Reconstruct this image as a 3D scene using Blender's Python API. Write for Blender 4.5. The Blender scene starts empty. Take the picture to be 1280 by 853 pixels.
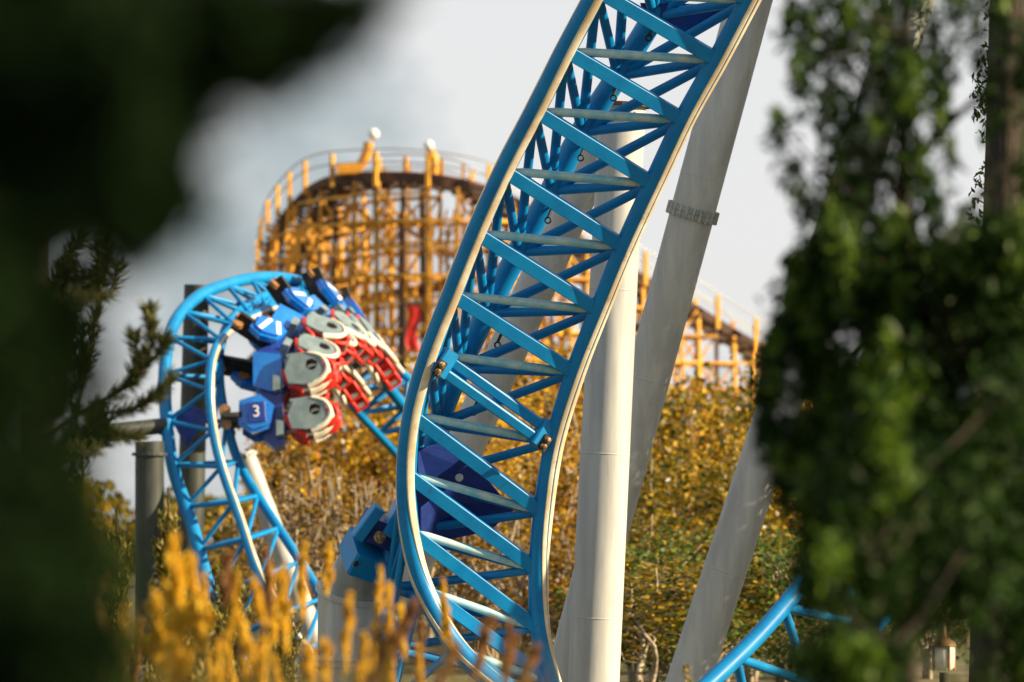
import bpy, bmesh, math, random
import numpy as np
from mathutils import Vector, Matrix
random.seed(7)
rng = np.random.default_rng(11)
S = bpy.context.scene
COL = S.collection
R = math.radians

# ------------------------------------------------------------------ camera
F = 4800.0                      # focal length in photo pixels (135 mm lens, 1280 px wide)
PITCH = R(3.0)
CAM = np.array([0.0, 0.0, 1.7])
FWD = np.array([0, math.cos(PITCH), math.sin(PITCH)])
UPV = np.array([0, -math.sin(PITCH), math.cos(PITCH)])
RGT = np.array([1.0, 0, 0])
cam = bpy.data.cameras.new('camera')
co = bpy.data.objects.new('camera', cam)
COL.objects.link(co)
co.location = CAM
co.rotation_euler = (math.pi / 2 + PITCH, 0, 0)
cam.sensor_width = 36
cam.lens = 135
cam.clip_start = 0.1
cam.clip_end = 5000
cam.dof.use_dof = True
cam.dof.focus_distance = 29.3
cam.dof.aperture_fstop = 2.5
S.camera = co

def at(px, py, d):
    return CAM + d * (FWD + (px - 640) / F * RGT - (py - 426.5) / F * UPV)

# ------------------------------------------------------------------ world, sun, exposure
SUN_AZ, SUN_EL = R(76), R(25)      # azimuth from straight behind the camera towards the right
sdir = Vector((math.sin(SUN_AZ) * math.cos(SUN_EL), -math.cos(SUN_AZ) * math.cos(SUN_EL), math.sin(SUN_EL)))
w = bpy.data.worlds.new('World')
S.world = w
w.use_nodes = True
nt = w.node_tree
nt.nodes.clear()
N = nt.nodes.new
lk = nt.links.new
out = N('ShaderNodeOutputWorld'); bg = N('ShaderNodeBackground')
sky = N('ShaderNodeTexSky'); sky.sky_type = 'NISHITA'; sky.sun_disc = False
sky.sun_elevation = SUN_EL
sky.sun_rotation = math.atan2(sdir.x, sdir.y)
sky.air_density = 1.0; sky.dust_density = 1.5
tc = N('ShaderNodeTexCoord'); mp = N('ShaderNodeMapping')
mp.inputs['Location'].default_value = (7.2, 2.4, 0.9)
mp.inputs['Scale'].default_value = (7.0, 7.0, 9.0)
nz = N('ShaderNodeTexNoise'); nz.inputs['Scale'].default_value = 1.0
nz.inputs['Detail'].default_value = 5; nz.inputs['Roughness'].default_value = 0.5
rp = N('ShaderNodeValToRGB')
rp.color_ramp.elements[0].position = 0.36; rp.color_ramp.elements[0].color = (0.26, 0.36, 0.41, 1)
rp.color_ramp.elements[1].position = 0.56; rp.color_ramp.elements[1].color = (0.98, 0.97, 0.97, 1)
e_ = rp.color_ramp.elements.new(0.46); e_.color = (0.56, 0.63, 0.66, 1)
sc_ = N('ShaderNodeVectorMath'); sc_.operation = 'SCALE'; sc_.inputs[3].default_value = 7.4
lk(rp.outputs['Color'], sc_.inputs[0])
mx = N('ShaderNodeMix'); mx.data_type = 'RGBA'; mx.inputs[0].default_value = 0.88     # a thin cloud sheet lets some sky through
lk(tc.outputs['Generated'], mp.inputs['Vector']); lk(mp.outputs[0], nz.inputs['Vector'])
lk(nz.outputs['Fac'], rp.inputs['Fac']); lk(sc_.outputs[0], mx.inputs[7])
lk(sky.outputs['Color'], mx.inputs[6]); lk(mx.outputs[2], bg.inputs['Color'])
bg.inputs['Strength'].default_value = 0.051
lk(bg.outputs[0], out.inputs[0])

sun = bpy.data.lights.new('sun', 'SUN'); so = bpy.data.objects.new('sun', sun)
COL.objects.link(so)
sun.energy = 5.0; sun.angle = R(0.5); sun.color = (1.0, 0.80, 0.52)
so.rotation_euler = sdir.to_track_quat('Z', 'Y').to_euler()
so.location = (30, -10, 40)
vs = S.view_settings
S.display_settings.display_device = 'sRGB'
vs.view_transform = 'Standard'; vs.look = 'None'; vs.exposure = 1.25; vs.gamma = 1.0
vs.use_curve_mapping = False
S.cycles.use_denoising = True
S.cycles.max_bounces = 6
S.cycles.transparent_max_bounces = 4

# ------------------------------------------------------------------ materials
def new_mat(name):
    m = bpy.data.materials.new(name); m.use_nodes = True
    b = m.node_tree.nodes['Principled BSDF']
    return m, m.node_tree, b

def paint(name, c1, c2, scale=6.0, rough=0.4, metal=0.0, stretch=(1, 1, 1), bump=0.0, lo=0.42, hi=0.62, coat=0.0, c3=None, lo3=0.62, hi3=0.72, vary=0.0, spec=0.5):
    """painted / raw surface: two tones mixed by noise, an optional third tone in blotches"""
    m, t, b = new_mat(name)
    n = t.nodes.new
    tcn = n('ShaderNodeTexCoord'); mpn = n('ShaderNodeMapping')
    mpn.inputs['Scale'].default_value = stretch
    t.links.new(tcn.outputs['Object'], mpn.inputs[0])
    no = n('ShaderNodeTexNoise'); no.inputs['Scale'].default_value = scale; no.inputs['Detail'].default_value = 6
    no.inputs['Roughness'].default_value = 0.65
    t.links.new(mpn.outputs[0], no.inputs['Vector'])
    cr = n('ShaderNodeValToRGB')
    cr.color_ramp.elements[0].position = lo; cr.color_ramp.elements[0].color = (*c1, 1)
    cr.color_ramp.elements[1].position = hi; cr.color_ramp.elements[1].color = (*c2, 1)
    t.links.new(no.outputs['Fac'], cr.inputs['Fac'])
    last = cr.outputs['Color']
    if c3:
        n3 = n('ShaderNodeTexNoise'); n3.inputs['Scale'].default_value = scale * 2.3; n3.inputs['Detail'].default_value = 8
        n3.inputs['Roughness'].default_value = 0.7
        t.links.new(mpn.outputs[0], n3.inputs['Vector'])
        r3 = n('ShaderNodeValToRGB'); r3.color_ramp.elements[0].position = lo3; r3.color_ramp.elements[1].position = hi3
        t.links.new(n3.outputs['Fac'], r3.inputs['Fac'])
        mm = n('ShaderNodeMix'); mm.data_type = 'RGBA'; mm.inputs[7].default_value = (*c3, 1)
        t.links.new(r3.outputs['Color'], mm.inputs[0]); t.links.new(last, mm.inputs[6])
        last = mm.outputs[2]
    if vary:
        oi = n('ShaderNodeObjectInfo'); mv = n('ShaderNodeMapRange'); mv.inputs['To Min'].default_value = 1 - vary; mv.inputs['To Max'].default_value = 1 + vary * 0.4
        hs_ = n('ShaderNodeHueSaturation'); t.links.new(oi.outputs['Random'], mv.inputs['Value']); t.links.new(mv.outputs[0], hs_.inputs['Value'])
        t.links.new(last, hs_.inputs['Color']); last = hs_.outputs['Color']
    t.links.new(last, b.inputs['Base Color'])
    b.inputs['Roughness'].default_value = rough; b.inputs['Metallic'].default_value = metal
    b.inputs['Specular IOR Level'].default_value = spec
    if coat: b.inputs['Coat Weight'].default_value = coat; b.inputs['Coat Roughness'].default_value = 0.28
    mr = n('ShaderNodeMapRange'); mr.inputs['To Min'].default_value = max(0.05, rough - 0.12); mr.inputs['To Max'].default_value = rough + 0.2
    t.links.new(no.outputs['Fac'], mr.inputs['Value']); t.links.new(mr.outputs[0], b.inputs['Roughness'])
    if bump:
        bp = n('ShaderNodeBump'); bp.inputs['Strength'].default_value = bump; bp.inputs['Distance'].default_value = 0.01
        t.links.new(no.outputs['Fac'], bp.inputs['Height']); t.links.new(bp.outputs[0], b.inputs['Normal'])
    return m

def leafmat(name, cols, rough=0.55, trans=0.35, spec=0.3):
    """leaf colours picked at random leaf by leaf, some light passing through"""
    m, t, b = new_mat(name)
    n = t.nodes.new
    g = n('ShaderNodeNewGeometry')
    cr = n('ShaderNodeValToRGB'); cr.color_ramp.interpolation = 'LINEAR'
    while len(cr.color_ramp.elements) < len(cols): cr.color_ramp.elements.new(0.5)
    for i, c in enumerate(cols):
        cr.color_ramp.elements[i].position = i / max(1, len(cols) - 1); cr.color_ramp.elements[i].color = (*c, 1)
    t.links.new(g.outputs['Random Per Island'], cr.inputs['Fac'])
    t.links.new(cr.outputs['Color'], b.inputs['Base Color'])
    b.inputs['Roughness'].default_value = rough
    b.inputs['Specular IOR Level'].default_value = spec
    tr = n('ShaderNodeBsdfTranslucent'); ms = n('ShaderNodeMixShader')
    ms.inputs[0].default_value = trans
    t.links.new(cr.outputs['Color'], tr.inputs['Color'])
    t.links.new(b.outputs[0], ms.inputs[1]); t.links.new(tr.outputs[0], ms.inputs[2])
    t.links.new(ms.outputs[0], t.nodes['Material Output'].inputs['Surface'])
    return m

M = {}
M['blue'] = paint('blue_paint', (0.0, 0.15, 0.41), (0.001, 0.22, 0.50), 4, 0.40, coat=0.12, spec=0.28, c3=(0.03, 0.055, 0.065), lo3=0.60, hi3=0.80, bump=0.03, lo=0.3, hi=0.7)
M['navy'] = paint('navy_paint', (0.004, 0.022, 0.17), (0.006, 0.035, 0.24), 5, 0.45)
M['rung'] = paint('light_tinted_rung_paint', (0.16, 0.44, 0.54), (0.46, 0.58, 0.56), 9, 0.38, c3=(0.34, 0.22, 0.10), lo3=0.66, hi3=0.76, lo=0.38, hi=0.66, coat=0.3)  # track blue paled: sun and sky light put into the colour, plus dirt spots
M['strip'] = paint('worn_strip_with_glint', (0.62, 0.50, 0.34), (0.80, 0.74, 0.60), 3, 0.33, metal=0.25, stretch=(1, 1, 1), c3=(0.30, 0.17, 0.10), lo3=0.60, hi3=0.75)  # worn running surface, with the sun's warm highlight put into the colour
M['grey'] = paint('grey_column_paint', (0.35, 0.36, 0.365), (0.46, 0.47, 0.46), 2.2, 0.5, stretch=(3, 3, 0.3), bump=0.03, c3=(0.22, 0.17, 0.12), lo3=0.60, hi3=0.85)
M['greydark'] = paint('weathered_grey_paint', (0.22, 0.24, 0.24), (0.31, 0.33, 0.33), 3, 0.5, stretch=(3, 3, 0.6))
M['shade_grey'] = paint('shade_tinted_grey_paint', (0.022, 0.028, 0.024), (0.04, 0.048, 0.042), 3, 0.5, stretch=(3, 3, 0.6))  # grey paint darkened, the far columns' shade put into the colour
M['steel'] = paint('galvanised_steel', (0.30, 0.30, 0.29), (0.46, 0.46, 0.44), 20, 0.45, metal=0.5)
M['bolt'] = paint('rusty_bolt_steel', (0.10, 0.065, 0.035), (0.36, 0.25, 0.14), 25, 0.45, metal=0.6)
M['dark'] = paint('dark_greased_metal', (0.012, 0.012, 0.013), (0.03, 0.028, 0.026), 15, 0.5, metal=0.4)
M['concrete'] = paint('concrete', (0.34, 0.31, 0.27), (0.45, 0.42, 0.37), 8, 0.85, bump=0.2)
M['gold'] = paint('golden_timber', (0.68, 0.30, 0.020), (0.86, 0.45, 0.030), 2.5, 0.6, vary=0.5, c3=(0.16, 0.07, 0.02), lo3=0.6, hi3=0.75)
M['brown'] = paint('dark_stained_timber', (0.045, 0.022, 0.014), (0.09, 0.045, 0.025), 2.5, 0.7)
M['redbrown'] = paint('red_brown_timber', (0.13, 0.04, 0.025), (0.20, 0.07, 0.04), 3, 0.65)
M['orange'] = paint('orange_paint', (0.58, 0.24, 0.015), (0.72, 0.33, 0.02), 4, 0.5)
M['white'] = paint('white_plastic', (0.74, 0.73, 0.70), (0.82, 0.81, 0.79), 6, 0.3)
M['cream'] = paint('cream_seat_rim', (0.62, 0.58, 0.47), (0.74, 0.70, 0.58), 7, 0.35)
M['shell'] = paint('grey_seat_shell', (0.13, 0.18, 0.20), (0.19, 0.25, 0.27), 5, 0.35, coat=0.3)
M['red'] = paint('red_seat_padding', (0.55, 0.012, 0.008), (0.72, 0.03, 0.012), 8, 0.45)
M['carblue'] = paint('glossy_blue_bodywork', (0.003, 0.14, 0.58), (0.006, 0.20, 0.66), 3, 0.22, coat=0.6)
M['carnavy'] = paint('navy_bodywork', (0.004, 0.026, 0.22), (0.006, 0.04, 0.30), 3, 0.3, coat=0.4)
M['wheel'] = paint('brown_polyurethane', (0.20, 0.09, 0.03), (0.32, 0.16, 0.06), 10, 0.5)
M['bark'] = paint('dark_bark', (0.018, 0.013, 0.009), (0.06, 0.045, 0.03), 9, 0.9, stretch=(1, 1, 0.25), bump=0.6)
M['palebark'] = paint('pale_bark', (0.20, 0.15, 0.10), (0.42, 0.36, 0.27), 9, 0.85, stretch=(1, 1, 0.4), bump=0.3)
M['soil'] = paint('meadow_soil', (0.05, 0.06, 0.018), (0.14, 0.10, 0.035), 0.8, 0.95, bump=0.5, c3=(0.05, 0.035, 0.02))
M['autumn'] = leafmat('autumn_gold_leaves', [(0.05, 0.03, 0.010), (0.30, 0.13, 0.010), (0.66, 0.38, 0.014), (0.44, 0.19, 0.010), (0.72, 0.48, 0.03), (0.12, 0.09, 0.015)], rough=0.35)
M['autumn_brown'] = leafmat('autumn_brown_leaves', [(0.04, 0.025, 0.010), (0.20, 0.10, 0.012), (0.42, 0.21, 0.012), (0.07, 0.065, 0.012), (0.60, 0.38, 0.02)], rough=0.35)
M['olive'] = leafmat('olive_leaves', [(0.02, 0.030, 0.005), (0.11, 0.11, 0.010), (0.48, 0.29, 0.014), (0.05, 0.075, 0.008), (0.26, 0.15, 0.010)], rough=0.35)
M['green'] = leafmat('green_leaves', [(0.02, 0.045, 0.008), (0.07, 0.13, 0.016), (0.14, 0.20, 0.03), (0.03, 0.06, 0.01), (0.42, 0.25, 0.02)])
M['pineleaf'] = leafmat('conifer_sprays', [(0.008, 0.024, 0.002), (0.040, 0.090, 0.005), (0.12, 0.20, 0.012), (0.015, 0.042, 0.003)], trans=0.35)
M['shadeleaf'] = leafmat('shaded_conifer_sprays', [(0.004, 0.013, 0.002), (0.012, 0.034, 0.003), (0.022, 0.055, 0.005), (0.006, 0.02, 0.002)], trans=0.2, spec=0.12)  # darker copy of the conifer sprays, their shade put into the colour
M['tipleaf'] = leafmat('sunlit_conifer_tips', [(0.018, 0.050, 0.003), (0.060, 0.13, 0.006), (0.15, 0.24, 0.014), (0.03, 0.072, 0.004)], trans=0.35)  # lighter copy of the sprays, sunlight put into the colour
M['darkleaf'] = leafmat('shaded_yew_needles', [(0.004, 0.010, 0.003), (0.010, 0.024, 0.006), (0.005, 0.013, 0.004)], trans=0.05, rough=0.9, spec=0.05)  # needles darkened, the shade they stand in put into the colour
M['needle'] = leafmat('pine_needles', [(0.035, 0.05, 0.012), (0.07, 0.085, 0.02), (0.12, 0.11, 0.03), (0.03, 0.04, 0.012)], trans=0.2)
M['juniper'] = leafmat('juniper_sprigs', [(0.035, 0.05, 0.01), (0.14, 0.14, 0.02), (0.36, 0.26, 0.04), (0.06, 0.075, 0.014)], trans=0.25)
M['plume'] = leafmat('golden_plume_hairs', [(0.62, 0.33, 0.012), (0.84, 0.53, 0.025), (0.86, 0.64, 0.09), (0.68, 0.32, 0.012)], trans=0.45)
M['rust'] = leafmat('rusty_plume_hairs', [(0.20, 0.09, 0.03), (0.36, 0.17, 0.05), (0.44, 0.26, 0.12), (0.26, 0.10, 0.035)], trans=0.4)
M['straw'] = leafmat('straw_blades', [(0.22, 0.16, 0.05), (0.36, 0.25, 0.07), (0.06, 0.08, 0.015), (0.44, 0.28, 0.05)], trans=0.4)

# ------------------------------------------------------------------ mesh helpers
def nrm(v):
    v = np.asarray(v, float); l = np.linalg.norm(v)
    return v / l if l > 1e-9 else v

def crom(pts, n):
    """Catmull-Rom through pts (any dimension), n samples per segment"""
    P = np.asarray(pts, float)
    P = np.vstack([2 * P[0] - P[1], P, 2 * P[-1] - P[-2]])
    o = []
    for i in range(1, len(P) - 2):
        for t in np.linspace(0, 1, n, endpoint=False):
            a, b, c, d = P[i - 1], P[i], P[i + 1], P[i + 2]
            o.append(0.5 * (2 * b + (c - a) * t + (2 * a - 5 * b + 4 * c - d) * t * t + (3 * b - a - 3 * c + d) * t ** 3))
    o.append(P[-2])
    return np.array(o)

def evalc(arr, k):
    """linear look-up with extrapolation in a list of points"""
    A = np.asarray(arr, float); i = int(math.floor(k)); i = max(0, min(len(A) - 2, i))
    return A[i] + (A[i + 1] - A[i]) * (k - i)

class MB:
    def __init__(self): self.v = []; self.f = []; self.s = []
    def add(self, vs_, fs, smooth):
        o = len(self.v); self.v.extend([tuple(map(float, p)) for p in vs_])
        for f in fs: self.f.append(tuple(i + o for i in f)); self.s.append(smooth)
    def frame(self, a, up=None):
        a = nrm(a)
        u = np.array([0, 0, 1.0]) if up is None else np.asarray(up, float)
        x = np.cross(u, a)
        if np.linalg.norm(x) < 1e-4: x = np.cross(np.array([1.0, 0, 0]), a)
        x = nrm(x); y = np.cross(a, x)
        return x, y
    def tube(self, p0, p1, r0, r1=None, n=10, caps=True, up=None, flat=1.0):
        r1 = r0 if r1 is None else r1
        p0 = np.asarray(p0, float); p1 = np.asarray(p1, float)
        x, y = self.frame(p1 - p0, up)
        vs_ = []
        for p, r in ((p0, r0), (p1, r1)):
            for i in range(n):
                a = 2 * math.pi * i / n
                vs_.append(p + r * (math.cos(a) * x + math.sin(a) * flat * y))
        self.add(vs_, [(i, (i + 1) % n, n + (i + 1) % n, n + i) for i in range(n)], True)
        if caps:
            self.add(vs_[:n], [tuple(range(n))[::-1]], False); self.add(vs_[n:], [tuple(range(n))], False)
        return self
    def sweep(self, pts, r, n=12, ref=None, caps=True):
        pts = np.asarray(pts, float); m = len(pts)
        rr = r if hasattr(r, '__len__') else [r] * m
        vs_ = []
        px = None
        for i in range(m):
            t = nrm(pts[min(i + 1, m - 1)] - pts[max(i - 1, 0)])
            if ref is not None: u = ref[i]
            elif px is not None: u = px
            else: u = np.array([0, 0, 1.0]) if abs(t[2]) < 0.9 else np.array([1.0, 0, 0])
            u = nrm(u - np.dot(u, t) * t); px = u
            b = np.cross(t, u)
            for j in range(n):
                a = 2 * math.pi * j / n
                vs_.append(pts[i] + rr[i] * (math.cos(a) * u + math.sin(a) * b))
        fs = []
        for i in range(m - 1):
            for j in range(n):
                fs.append((i * n + j, i * n + (j + 1) % n, (i + 1) * n + (j + 1) % n, (i + 1) * n + j))
        self.add(vs_, fs, True)
        if caps:
            self.add(vs_[:n], [tuple(range(n))[::-1]], False); self.add(vs_[-n:], [tuple(range(n))], False)
        return self
    def strip(self, pts, V, G, r, a0, a1, th, n=6, turn=None):
        """a shell bent over a tube: V = angle 0, G = angle 90 deg"""
        pts = np.asarray(pts, float); m = len(pts); vs_ = []
        for i in range(m):
            t = nrm(pts[min(i + 1, m - 1)] - pts[max(i - 1, 0)])
            v = nrm(V[i] - np.dot(V[i], t) * t)
            g = np.cross(t, v); g = g if np.dot(g, G[i]) > 0 else -g
            tw = turn[i] if turn is not None else 0.0
            for rad in (r + th, r - th):
                for j in range(n + 1):
                    a = a0 + (a1 - a0) * j / n + tw
                    vs_.append(pts[i] + rad * (math.cos(a) * v + math.sin(a) * g))
        k = 2 * (n + 1); fs = []
        ring = list(range(n + 1)) + list(range(2 * n + 1, n, -1))
        for i in range(m - 1):
            for q in range(len(ring)):
                a, b = ring[q], ring[(q + 1) % len(ring)]
                fs.append((i * k + a, i * k + b, (i + 1) * k + b, (i + 1) * k + a))
        self.add(vs_, fs, True)
        return self
    def beam(self, p0, p1, w_, h_, up, bev=0.0):
        """box bar from p0 to p1, w_ across, h_ along up"""
        p0 = np.asarray(p0, float); p1 = np.asarray(p1, float)
        a = nrm(p1 - p0); x = nrm(np.cross(up, a)); y = np.cross(a, x)
        if bev > 0:
            sec = [(w_ / 2 - bev, h_ / 2), (-w_ / 2 + bev, h_ / 2), (-w_ / 2, h_ / 2 - bev), (-w_ / 2, -h_ / 2 + bev),
                   (-w_ / 2 + bev, -h_ / 2), (w_ / 2 - bev, -h_ / 2), (w_ / 2, -h_ / 2 + bev), (w_ / 2, h_ / 2 - bev)]
        else:
            sec = [(w_ / 2, h_ / 2), (-w_ / 2, h_ / 2), (-w_ / 2, -h_ / 2), (w_ / 2, -h_ / 2)]
        n = len(sec); vs_ = [p + s[0] * x + s[1] * y for p in (p0, p1) for s in sec]
        fs = [(i, (i + 1) % n, n + (i + 1) % n, n + i) for i in range(n)] + [tuple(range(n))[::-1], tuple(range(n, 2 * n))]
        self.add(vs_, fs, False)
        return self
    def prism(self, poly, off):
        """polygon (3D points) pushed along off"""
        n = len(poly); off = np.asarray(off, float)
        vs_ = [np.asarray(p, float) for p in poly] + [np.asarray(p, float) + off for p in poly]
        fs = [(i, (i + 1) % n, n + (i + 1) % n, n + i) for i in range(n)] + [tuple(range(n))[::-1], tuple(range(n, 2 * n))]
        self.add(vs_, fs, False)
        return self
    def ringplate(self, outer, inner, off):
        n = len(outer); off = np.asarray(off, float)
        O = [np.asarray(p, float) for p in outer]; I = [np.asarray(p, float) for p in inner]
        vs_ = O + I + [p + off for p in O] + [p + off for p in I]
        fs = []
        for i in range(n):
            j = (i + 1) % n
            fs += [(i, j, n + j, n + i), (2 * n + i, 3 * n + i, 3 * n + j, 2 * n + j), (i, 2 * n + i, 2 * n + j, j), (n + i, n + j, 3 * n + j, 3 * n + i)]
        self.add(vs_, fs, False)
        return self
    def lathe(self, prof, base, axis, n=20, smooth=True):
        base = np.asarray(base, float); a = nrm(axis); x, y = self.frame(a)
        vs_ = []
        for r, h in prof:
            for i in range(n):
                t = 2 * math.pi * i / n
                vs_.append(base + a * h + r * (math.cos(t) * x + math.sin(t) * y))
        fs = []
        for k in range(len(prof) - 1):
            for i in range(n):
                fs.append((k * n + i, k * n + (i + 1) % n, (k + 1) * n + (i + 1) % n, (k + 1) * n + i))
        self.add(vs_, fs, smooth)
        self.add(vs_[:n], [tuple(range(n))[::-1]], False); self.add(vs_[-n:], [tuple(range(n))], False)
        return self
    def ball(self, c, r, n=12, m=8, sq=(1, 1, 1)):
        prof = [(max(1e-4, r * math.sin(math.pi * i / m)), -r * math.cos(math.pi * i / m)) for i in range(m + 1)]
        self.lathe(prof, c, (0, 0, 1), n)
        return self
    def build(self, name, mat, parent=None, origin=None):
        me = bpy.data.meshes.new(name)
        o = np.zeros(3)
        if parent is not None: o = np.array(parent.get('_o', (0, 0, 0)))
        if origin is not None: o = np.asarray(origin, float)
        V = np.array(self.v) - o
        me.from_pydata(V.tolist(), [], self.f)
        me.polygons.foreach_set('use_smooth', self.s)
        me.materials.append(mat)
        ob = bpy.data.objects.new(name, me); COL.objects.link(ob)
        if parent is not None: ob.parent = parent; ob['_o'] = [float(q) for q in o]
        elif origin is not None: ob.location = o
        me.update()
        return ob

def tag(o, label=None, cat=None, group=None, kind=None):
    if label: o['label'] = label
    if cat: o['category'] = cat
    if group: o['group'] = group
    if kind: o['kind'] = kind
    return o

def thing(name, label, cat, loc, group=None):
    o = bpy.data.objects.new(name, None); COL.objects.link(o)
    o.location = tuple(map(float, loc)); o['_o'] = [float(x) for x in loc]
    o.empty_display_size = 0.2
    return tag(o, label, cat, group)

def copy_tree(o, parent=None):
    c = o.copy(); COL.objects.link(c); c.parent = parent
    for ch in list(o.children): copy_tree(ch, c)
    return c

def quads_mesh(name, P, A, B, mat, parent=None, kind=None):
    """many flat leaves: centre P, half-axis A (length) and B (width) -> diamond shaped quads with a bend"""
    n = len(P)
    V = np.empty((n, 4, 3))
    C = np.cross(A, B); C /= (np.linalg.norm(C, axis=1, keepdims=True) + 1e-9)
    bend = 0.18 * np.linalg.norm(A, axis=1, keepdims=True)
    V[:, 0] = P - A; V[:, 1] = P + B - A * 0.1 + C * bend; V[:, 2] = P + A; V[:, 3] = P - B - A * 0.1 + C * bend
    if parent is not None: V = V - np.array(parent.get('_o', (0, 0, 0)))
    me = bpy.data.meshes.new(name)
    me.vertices.add(4 * n); me.vertices.foreach_set('co', V.reshape(-1))
    me.loops.add(4 * n); me.loops.foreach_set('vertex_index', np.arange(4 * n, dtype=np.int32))
    me.polygons.add(n); me.polygons.foreach_set('loop_start', np.arange(0, 4 * n, 4, dtype=np.int32))
    me.polygons.foreach_set('loop_total', np.full(n, 4, dtype=np.int32))
    me.update(calc_edges=True)
    me.materials.append(mat)
    ob = bpy.data.objects.new(name, me); COL.objects.link(ob)
    if parent is not None: ob.parent = parent
    if kind: ob['kind'] = kind
    return ob

def unit(n):
    v = rng.normal(size=(n, 3)); return v / np.linalg.norm(v, axis=1, keepdims=True)

def leaf_axes(n, L, W, prefer=None, k=0.0):
    a = unit(n)
    if prefer is not None: a = a + k * np.asarray(prefer); a /= np.linalg.norm(a, axis=1, keepdims=True)
    b = np.cross(a, unit(n)); b /= (np.linalg.norm(b, axis=1, keepdims=True) + 1e-9)
    s = rng.uniform(0.65, 1.25, (n, 1))
    return a * L * s / 2, b * W * s / 2

def blob(c, r, n, shell=0.45):
    """n points inside an ellipsoid, denser towards its outside"""
    u = unit(n); q = rng.uniform(0, 1, (n, 1)) ** shell
    return np.asarray(c) + u * q * np.asarray(r)

# ------------------------------------------------------------------ setting: ground
g = MB()
nx, ny = 60, 60
vsx = np.linspace(-260, 260, nx); vsy = np.concatenate([np.linspace(-15, 200, 46), np.linspace(230, 1500, 14)])
vv = []
for yy in vsy:
    for xx in vsx * (1 + max(0, yy) / 400):
        z = 0.12 * math.sin(xx * 0.13) * math.cos(yy * 0.11) - 0.12
        vv.append((xx, yy, z))
g.add(vv, [(j * nx + i, j * nx + i + 1, (j + 1) * nx + i + 1, (j + 1) * nx + i) for j in range(ny - 1) for i in range(nx - 1)], True)
tag(g.build('ground', M['soil']), kind='structure')

# ------------------------------------------------------------------ main coaster track
Lpx = [(838, -163), (798, -88), (760, -12), (720, 63), (681, 138), (642, 213), (607, 291), (576, 368), (547, 442), (529, 519), (521, 592), (528, 664), (550, 737), (599, 812), (663, 868), (725, 905)]
Ld = [27.6, 27.8, 28.0, 28.2, 28.4, 28.58, 28.76, 28.94, 29.1, 29.25, 29.36, 29.42, 29.44, 29.4, 29.32, 29.25]
Rpx = [(998, -150), (959, -75), (920, 0), (880, 75), (839, 150), (801, 230), (766, 309), (735, 388), (706, 466), (681, 553), (667, 641), (661, 713), (667, 787), (685, 853), (712, 915), (745, 965)]
Rd = [27.75, 27.95, 28.15, 28.35, 28.53, 28.72, 28.9, 29.08, 29.25, 29.42, 29.55, 29.66, 29.8, 29.95, 30.05, 30.1]
Npx = [(862, -55), (818, 20), (772, 95), (727, 165), (689, 238), (648, 315), (608, 391), (575, 460), (547, 530), (520, 600), (499, 665), (487, 735), (482, 810), (488, 880), (505, 940), (530, 985)]
Nd = [28.65, 28.85, 29.05, 29.25, 29.42, 29.6, 29.78, 29.95, 30.08, 30.08, 29.98, 29.8, 29.6, 29.45, 29.4, 29.4]
Ldx = [-13, -13, -13, -13, -12, -12, -12, -11, -10, -13, -13, -16, -20, -26, -28, -28]
Rdx = [17, 17, 17, 17, 16, 16, 15, 14, 13, 12, 12, 12, 8, 4, 2, 0]
Lpx = [(p[0] + q, p[1]) for p, q in zip(Lpx, Ldx)]; Rpx = [(p[0] + q, p[1]) for p, q in zip(Rpx, Rdx)]
Lp = np.array([at(*p, d) for p, d in zip(Lpx, Ld)])
Rp = np.array([at(*p, d) for p, d in zip(Rpx, Rd)])
Np = np.array([at(*p, d) for p, d in zip(Npx, Nd)])
NS = 10
Lc = crom(Lp, NS); Rc = crom(Rp, NS); Nc = crom(Np, NS)
def curve(c, k): return evalc(c, k * NS)

def vectors(c, is_left):
    V = []; G = []
    for i in range(len(c)):
        k = i / NS
        l = curve(Lc, k if is_left else k - 0.5); r = curve(Rc, k + 0.5 if is_left else k)
        s = curve(Nc, (k if is_left else k - 0.5) - 0.85)
        V.append(nrm((l + r) / 2 - s)); G.append(nrm(r - l))
    return V, G
LV, LG = vectors(Lc, True); RV, RG = vectors(Rc, False)
base = (Lp[-1] + Rp[-1]) / 2
trk = thing('coaster_track', 'large sharp blue steel coaster track with ladder cross bars curving down the middle', 'coaster track', (base[0], base[1], 0))
RR = 0.078
rail = MB().sweep(Lc, RR, 18, LV).build('rail', M['blue'], trk)
sst = lambda q: 0 if q < 0 else (1 if q > 1 else q * q * (3 - 2 * q))
turnL = [-R(42) * sst((i / NS - 4.5) / 6) for i in range(len(Lc))]; turnR = [-R(34) * sst((i / NS - 4.5) / 6) for i in range(len(Rc))]
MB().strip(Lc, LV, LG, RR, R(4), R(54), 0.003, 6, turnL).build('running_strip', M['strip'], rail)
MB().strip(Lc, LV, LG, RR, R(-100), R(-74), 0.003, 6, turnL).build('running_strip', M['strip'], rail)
rail = MB().sweep(Rc, RR, 18, RV).build('rail', M['blue'], trk)
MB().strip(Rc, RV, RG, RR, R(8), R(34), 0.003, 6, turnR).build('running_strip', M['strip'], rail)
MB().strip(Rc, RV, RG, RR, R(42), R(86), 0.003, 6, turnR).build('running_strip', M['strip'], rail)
sp = MB().sweep(Nc, 0.088, 20)
spine = sp.build('spine', M['blue'], trk)
K = len(Lpx)
FL = 8                                    # station of the bolted flange joint
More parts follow.
